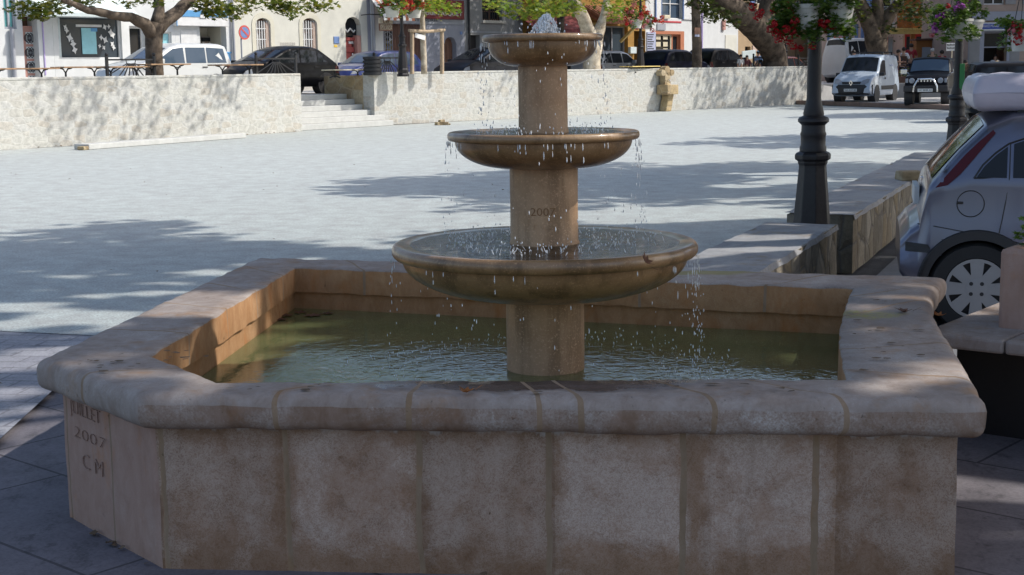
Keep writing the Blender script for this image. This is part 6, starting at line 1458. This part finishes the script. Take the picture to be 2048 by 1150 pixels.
a, z = f.q(1406,30,-.1); MB().tube([(a-.1,-.1,8),(a-.1,-.1,0)], .06, 8).build('drainpipe', M['lilac'], f.r, smooth=60); f.finish()
f = street_front('house', 'plain white house gable left of the tan walled house', 1408, 1476, 'white')
f.box('wall_light', f.rect(1443,40,1448,60), -.12, -.002, 'pinkish', .02); f.box('panel', f.rect(1450,70,1472,140), -.03, 0, 'cream', 0); f.finish()
f = street_front('house', 'tan rendered house behind the huge leaning tree', 1476, 1700, 'tan')
R = f.hole(1490,93,1501,103); f.box('dark_opening', R, .2, .24, 'darkin'); R = f.hole(1590,94,1596,120); f.box('dark_opening', R, .2, .24, 'darkin'); f.box('stone_relief', f.rect(1504,90,1513,104), -.06, 0, 'pinkw', .03); f.upper(3); f.finish()
e = empty('white_board', at_street(1497, 7.5), YAW, 'pale tilted board standing behind the children', 'board'); 
a, b2 = loc(e, WP(1484,118,7.5)), loc(e, WP(1511,101,7.5)); MB().box(((a.x+b2.x)/2,0,(a.z+b2.z)/2), (b2.x-a.x,.05,b2.z-a.z), rot=Matrix.Rotation(-.06,3,'Y')).build('panel', M['palecol'], e, bevel=.01)
MB().tube([((a.x+b2.x)/2,.05,0),((a.x+b2.x)/2,.05,a.z+.1)], .04, 8).build('post', M['greyw'], e, smooth=60)
e = empty('street_sign', WP(1392,62,1.15), YAW, 'brown name board fixed across the slender trunk', 'sign'); MB().bx(-.18,.20,-.06,-.03,-.13,.13).build('board', M['brown'], e); MB().bx(-.14,.16,-.058,-.03,-.22,-.14).build('lower_board', M['lavender'], e)
# --- right hand buildings
def front(name, label, x0, x1, Y, mat, h=6.6, yaw=0.0, z=.72):
    o = PD(x0, 100, Y); o.z = z; b_ = Facade(name, label, o, yaw, 1, mat, h); b_.L = b_.q(x1, 100)[0]; return b_
f = front('house', 'pinkish house with red posters and a blue framed window behind the white van', 1640, 1806, 82, 'pinkw')
R = f.hole(1655,48,1716,140,0,True); f.pane(R, .2, 'palecol', 'shop_front', 'blueshut', .16, 3, 1)
f.box('red_poster', f.rect(1668,53,1690,80,.1), .08, .1, 'redposter'); f.box('grey_poster', f.rect(1698,52,1708,80,.1), .08, .1, 'pinkw')
mb = MB()
for i in range(6): a, b2, z0, z1 = f.rect(1670,55+i*4.2,1688-(i%2)*3,56.4+i*4.2,.07); mb.bx(a,b2,.07,.078,z0,z1)
mb.build('poster_lines', M['whitep'], f.r)
R = f.hole(1722,50,1735,90); f.pane(R, .05, 'shopglass', 'window', 'blueshut', .11, 2, 4); R = f.hole(1776,74,1800,140,0,True); f.pane(R, .2, 'palecol', 'door', 'whitep', .1, 1, 2)
f.box('blank_sign', f.rect(1768,44,1798,60), -.08, -.002, 'whitep', .01); s2 = f.box('small_sign', f.rect(1774,23,1791,37), -.08, -.002, 'beige', .01); f.box('red_post', f.rect(1770,74,1774,140), -.06, -.002, 'crimson')
f.upper(2); f.finish()
f = front('cafe_building', 'café building with orange wooden balcony beside the blue sign', 1806, 1936, 80, 'pinkw')
R = f.hole(1810,68,1852,140,0,True); f.pane(R, .2, 'shopglass', 'window', 'crimson', .13, 2, 1); R = f.hole(1858,48,1880,140,0,True); f.pane(R, .2, 'palecol', 'door', 'whitep', .1)
a, b2, z0, z1 = f.rect(1806,40,1862,62,-1.2); bal = MB(); bal.bx(a,b2,-1.25,-.002,z0-.0,z0+.16); o = bal.build('balcony', M['woodor'], f.r)
mb = MB(); n = 14
for i in range(n+1): x = a+(b2-a)*i/n; mb.bx(x-.04,x+.04,-1.24,-1.19,z0+.16,z1)
mb.bx(a,b2,-1.27,-1.17,z1,z1+.08); mb.build('balustrade', M['woodor'], o)
mb = MB(); mb.bx(a,b2,-.06,-.003,z0+.2,z0+3.0); mb.build('wooden_wall', M['woodor'], f.r)
for x in (a+(b2-a)*.36,): MB().bx(x-.12,x+.12,-1.3,-1.06,-.1,z0+3.2).build('timber_post', M['woodor'], f.r)
R = f.rect(1776,60,1860,68,-1.3); mb = MB(); mb.bx(R[0],R[1],-1.42,-1.3,R[2],R[3]); n = 16
for i in range(n): x = R[0]+(R[1]-R[0])*(i+.5)/n; mb.bx(x-.06,x+.06,-1.5,-.1,R[3]+.0,R[3]+.1)
mb.build('pergola_beam', M['yellowb'], f.r); f.finish()
e = empty('blue_sign', f.o, 0, 'blue vertical sign with white lettering rows above the petunias', 'sign'); R = f.rect(1860,-8,1878,33,-1.5); MB().bx(R[0],R[1],-1.56,-1.5,R[2],R[3]).build('board', M['blue'], e, bevel=.01)
mb = MB()
for i, (y0, w_) in enumerate(((9,13),(14,15),(18,12),(22,8),(27,7))): a, b2, z0, z1 = f.rect(1861.5,y0,1861.5+w_,y0+1.8,-1.57); mb.bx(a,b2,-1.568,-1.562,z0,z1)
mb.build('sign_lines', M['whitep'], e); MB().bx(R[1]-.06,R[1]+.02,-1.5,-.1,R[3]-.3,R[3]-.2).build('arm', M['ironb'], e)
# café counter, menu sign, planters, low front wall
e = empty('cafe_counter', PD(1832,140,76), 0, 'brown wooden café counter hut behind the seated customers', 'counter'); e.location.z = .72; fx = lambda x, y: (PD(x,y,76)-e.location)
a, b2 = fx(1832,120), fx(1912,80); MB().bx(a.x,b2.x,0,.9,0,b2.z).build('front_panel', M['woodor'], e, bevel=.02); MB().bx(a.x-.1,b2.x+.1,-.15,1.0,b2.z,b2.z+.1).build('counter_top', M['shutter'], e, bevel=.02)
MB().bx(a.x+.3,a.x+.75,-.03,-.002,b2.z-1.0,b2.z-.35).build('notice', M['greyw'], e)
e = empty('menu_sign', PD(1903,130,66), 0, 'white menu board on a thin post right of the black off road car', 'sign'); e.location.z = .72; fx = lambda x, y: (PD(x,y,66)-e.location)
a, b2 = fx(1892,102), fx(1913,86); MB().bx(a.x,b2.x,-.03,.0,a.z,b2.z).build('board', M['whitep'], e, bevel=.01); MB().tube([(0,.02,-.1),(0,.02,a.z+.1)], .025, 6).build('post', M['beige'], e)
mb = MB()
for k, zf_ in enumerate((.68,.28)):
    for i in range(8): x = a.x+(b2.x-a.x)*(.08+.105*i); mb.bx(x,x+(b2.x-a.x)*.075,-.036,-.031,a.z+(b2.z-a.z)*zf_,a.z+(b2.z-a.z)*(zf_+.2-(.06 if i%3 else 0)))
mb.build('sign_lines', M['signtxt'], e)
e = empty('terrace_wall', PD(1775,160,64.5), 0, 'low grey wall of the café terrace between the van and the off road car', 'wall'); e.location.z = .15; mb = wall_body(16, .35, .62, .5, -.5); mb.build('stone_face', M['greyst'], e, smooth=40)
e = empty('dark_hedge', PD(1805,125,65.5), 0, 'dark clipped planting on the café terrace wall', 'hedge'); e.location.z = .77
V, Fc = leaves_np([(x*.4,0,.35) for x in range(-3,16)], [(.35,.3,.35)]*19, [70]*19, .10, np.random.default_rng(5)); o = leafmesh('foliage', V, Fc, M['leafd'], e); o.location = (0,0,0)
MB().bx(-1.5,6.5,-.2,.2,0,.3).build('planter_box', M['shutter'], e)
f = front('police_station', 'brown building with grey doorway under the blue POLICE MUNICIPALE sign', 1936, 2230, 70, 'police', 6.8, 0.0, .3)
f.box('cornice', f.rect(1946,22,2200,40,-.12), -.14, -.002, 'bluegrey', .02); f.box('ground_floor_facing', (f.rect(1938,40,2200,60)[0], f.rect(1938,40,1952,60)[1], 0, f.rect(1946,40,2200,41)[3]), -.05, -.002, 'bluegrey')
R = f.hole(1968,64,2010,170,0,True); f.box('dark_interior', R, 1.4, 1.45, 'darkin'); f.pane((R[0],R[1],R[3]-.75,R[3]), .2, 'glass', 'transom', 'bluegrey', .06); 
f.box('door_surround', (R[0]-.28,R[0],0,R[3]+.2), -.08, -.002, 'bluegrey', .01); f.box('door_surround', (R[1],R[1]+.28,0,R[3]+.2), -.08, -.002, 'bluegrey', .01); f.box('door_surround', (R[0],R[1],R[3],R[3]+.2), -.08, -.002, 'bluegrey', .01)
s3 = f.box('sign_board', f.rect(1952,45,2033,61,-.2), -.22, -.09, 'whitep', .01); f.box('sign_face', f.rect(1953.5,47,2031,58,-.23), -.23, -.222, 'blue', 0, s3); f.txt('POLICE MUNICIPALE', 1964,49,2008,55,'whitep',-.234); f.box('crest', f.rect(2014,48,2021,57,-.235), -.238, -.231, 'lavender', 0, s3)
for x0, x1 in ((1938,1958),(2020,2038)):
    R2 = f.rect(x0,70,x1,132,-.05); sh = f.box('shutter', R2, -.09, -.052, 'greyst', .01); mb = MB()
    for i in range(16): z = R2[2]+(R2[3]-R2[2])*(i+.5)/16; mb.bx(R2[0]+.06,R2[1]-.06,-.105,-.09,z-.03,z+.03)
    mb.build('slats', M['greyst'], sh)
f.upper(3, 'greyst'); f.finish(.3)
# ================================================================ PEOPLE
def person(label, p, h, rz, shirt, legs, hair, pose='stand', group=None, cap=None, longhair=False, skirt=False):
    """one skinned body; clothing and hair are children. metres scaled by height"""
    e = empty('person', p, rz, label, 'person', group); k = h/1.75
    if pose == 'sit':
        J = dict(hip=(0,0,.50), chest=(0,.02,.92), neck=(0,0,1.10), head=(0,-.03,1.24), crown_=(0,-.02,1.34), kl=(.10,-.42,.50), kr=(-.10,-.40,.50), al=(.11,-.40,.08), ar=(-.11,-.38,.08), fl=(.12,-.56,.04), fr=(-.12,-.54,.04),
                 sl=(.18,.01,1.04), sr=(-.18,.01,1.04), el=(.24,-.10,.80), er=(-.24,-.10,.80), hl=(.14,-.32,.78), hr=(-.14,-.32,.78))
    else:
        J = dict(hip=(0,0,.92), chest=(0,.01,1.28), neck=(0,0,1.47), head=(0,-.02,1.60), crown_=(0,-.01,1.70), kl=(.10,-.02,.49), kr=(-.10,.0,.49), al=(.11,0,.09), ar=(-.11,.03,.09), fl=(.13,-.16,.04), fr=(-.13,-.13,.04),
                 sl=(.19,0,1.41), sr=(-.19,0,1.41), el=(.26,.02,1.13), er=(-.26,.0,1.13), hl=(.25,-.14,.90), hr=(-.25,-.10,.88))
    def skin(nm, joints, edges, radii, mat, root=0):
        me = bpy.data.meshes.new(nm); me.from_pydata([tuple(Vector(J[j])*k) for j in joints], [(joints.index(a), joints.index(b)) for a, b in edges], []); me.materials.append(mat)
        o = bpy.data.objects.new(nm, me); COL.objects.link(o); o.parent = e
        m_ = o.modifiers.new('skin', 'SKIN'); m_.use_smooth_shade = True
        for i, r in enumerate(radii): 
            rr = r if hasattr(r, '__len__') else (r, r); me.skin_vertices[0].data[i].radius = (rr[0]*k, rr[1]*k)
        me.skin_vertices[0].data[root].use_root = True
        s_ = o.modifiers.new('sub', 'SUBSURF'); s_.levels = 1; s_.render_levels = 2; return o
    names = ['hip','chest','neck','head','crown_','sl','el','hl','sr','er','hr','kl','al','fl','kr','ar','fr']
    ed = [('hip','chest'),('chest','neck'),('neck','head'),('head','crown_'),('chest','sl'),('sl','el'),('el','hl'),('chest','sr'),('sr','er'),('er','hr'),('hip','kl'),('kl','al'),('al','fl'),('hip','kr'),('kr','ar'),('ar','fr')]
    skin('body', names, ed, [.13,.14,.055,.095,.075,.06,.045,.04,.06,.045,.04,.075,.05,.04,.075,.05,.04], M['skin'])
    skin('shirt', ['hip','chest','sl','el','sr','er'], [('hip','chest'),('chest','sl'),('sl','el'),('chest','sr'),('sr','er')], [(.155,.125),(.17,.13),.078,.062,.078,.062], M[shirt])
    skin('trousers', ['hip','kl','al','kr','ar'], [('hip','kl'),('kl','al'),('hip','kr'),('kr','ar')], [(.15,.135),.09,.07,.09,.07], M[legs])
    hd = Vector(J['head'])*k; mb = MB(); mb.ball((hd.x, hd.y+.03*k, hd.z+.05*k), (.108*k,.115*k,.105*k), 14, 10)
    if longhair: mb.ball((hd.x, hd.y+.06*k, hd.z-.09*k), (.115*k,.07*k,.17*k), 12, 8)
    mb.build('hair', M[hair], e, smooth=180)
    mb = MB(); mb.ball((hd.x, hd.y-.10*k, hd.z), (.016*k,.022*k,.022*k), 6, 5); mb.build('nose', M['skin'], e, smooth=180)
    mb = MB()
    for sg in (-1,1): mb.ball((hd.x+sg*.035*k, hd.y-.088*k, hd.z+.025*k), (.013*k,.008*k,.009*k), 6, 5)
    mb.bx(hd.x-.025*k, hd.x+.025*k, hd.y-.096*k, hd.y-.08*k, hd.z-.045*k, hd.z-.037*k); mb.build('eyes_and_mouth', M['hairb'], e)
    if cap:
        mb = MB(); mb.ball((hd.x, hd.y+.01*k, hd.z+.075*k), (.122*k,.125*k,.095*k), 14, 8); mb.box((hd.x, hd.y-.14*k, hd.z+.075*k), (.16*k,.13*k,.02*k)); mb.build('cap', M[cap], e, smooth=60)
    return e
def gp(px, Y, z): q = PD(px, 120, Y); q.z = z; return q
def sp(px, v_, z=.95): return at_street(px, v_, z)
person('dark haired child in a white top behind the far end of the long wall', sp(1482,4.9), 1.22, .3, 'c_white', 'c_jean', 'hairb', group='children behind the long wall')
person('child with long dark hair in a plum top behind the long wall', sp(1494,4.7), 1.18, -.2, 'c_plum', 'c_jean', 'hairb', longhair=True, group='children behind the long wall')
person('child in a blue cap and light blue shirt beside the huge leaning tree', sp(1517,4.6), 1.38, 2.4, 'c_blue', 'c_jean', 'hairb', cap='c_cap', group='children behind the long wall')
person('person in red shirt standing with back turned at the café', gp(1822,73,.85), 1.80, 2.9, 'c_red', 'c_dark', 'hairb')
G = 'customers seated at the café'
def seated(px, ph, lab, shirt, hair, Y, rz):
    q = PD(px, ph, Y); z0 = max(.72, q.z-1.34); q.z = z0; person(lab, q, 1.75, rz, shirt, 'c_dark', hair, 'sit', G)
    ch = empty('cafe_chair', q, rz, 'dark café chair of the ' + lab.split(' at ')[0].split(' next ')[0].split(' left ')[0].split(' beside ')[0].split(' nearest ')[0] + ' ' + str(''), 'chair', 'chairs of the café terrace')
    MB().bx(-.22,.22,-.22,.22,.40,.44).build('seat', M['shutter'], ch, bevel=.01); MB().bx(-.22,.22,.20,.24,.55,.95).build('backrest', M['shutter'], ch, bevel=.01)
    for x in (-.2,.2):
        for y in (-.2,.2): MB().tube([(x,y,-.05),(x,y,.40 if y < 0 else .95)], .016, 6).build('leg', M['ironb'], ch)
seated(1707,102,'dark haired seated customer nearest the white van','c_white','hairb',70,.5)
seated(1765,100,'dark haired seated customer beside the two limbed tree','c_dark','hairb',71,-.4)
seated(1797,101,'dark haired seated customer in a dark top left of the person in red','c_dark','hairb',70,.8)
seated(1808,96,'seated customer in a pale shirt beside the person in red','c_white','hairb',71,2.6)
seated(1865,98,'grey haired seated customer in an olive top at the café','c_olive','hairg',71,2.9)
seated(1884,102,'seated customer in a red top next to the grey haired one','c_red','hairb',71,3.4)
person('person in a white shirt standing in the police station doorway', gp(1990,70.6,.32), 1.74, .2, 'c_white', 'c_dark', 'hairb')
person('blond person in dark clothes before the police station', gp(1994,52,.0), 1.68, -.5, 'c_dark', 'c_jean', 'hairy')
person('dark haired person in dark clothes beside the second lamp post', gp(1931,60,.16), 1.6, .4, 'c_dark', 'c_dark', 'hairb')
# sprigs growing in the stone trough
V, Fc = leaves_np([(.10,.14,.44),(.18,.12,.40),(.28,.16,.46),(.42,.18,.44),(.34,.1,.4),(.06,.2,.38),(.6,.2,.42)], [(.06,.06,.07)]*7, [45]*7, .035, np.random.default_rng(77))
o = leafmesh('plant', V, Fc, M['plant'], tr); o.location = (0,0,0)
mb = MB()
for x, y, z in ((.10,.14,.46),(.18,.12,.44),(.28,.16,.50),(.42,.18,.46),(.6,.2,.45)): mb.tube([(x+.02,.2,.27),(x,y,z)], [.005,.002], 5)
mb.build('plant_stems', M['plant'], tr)
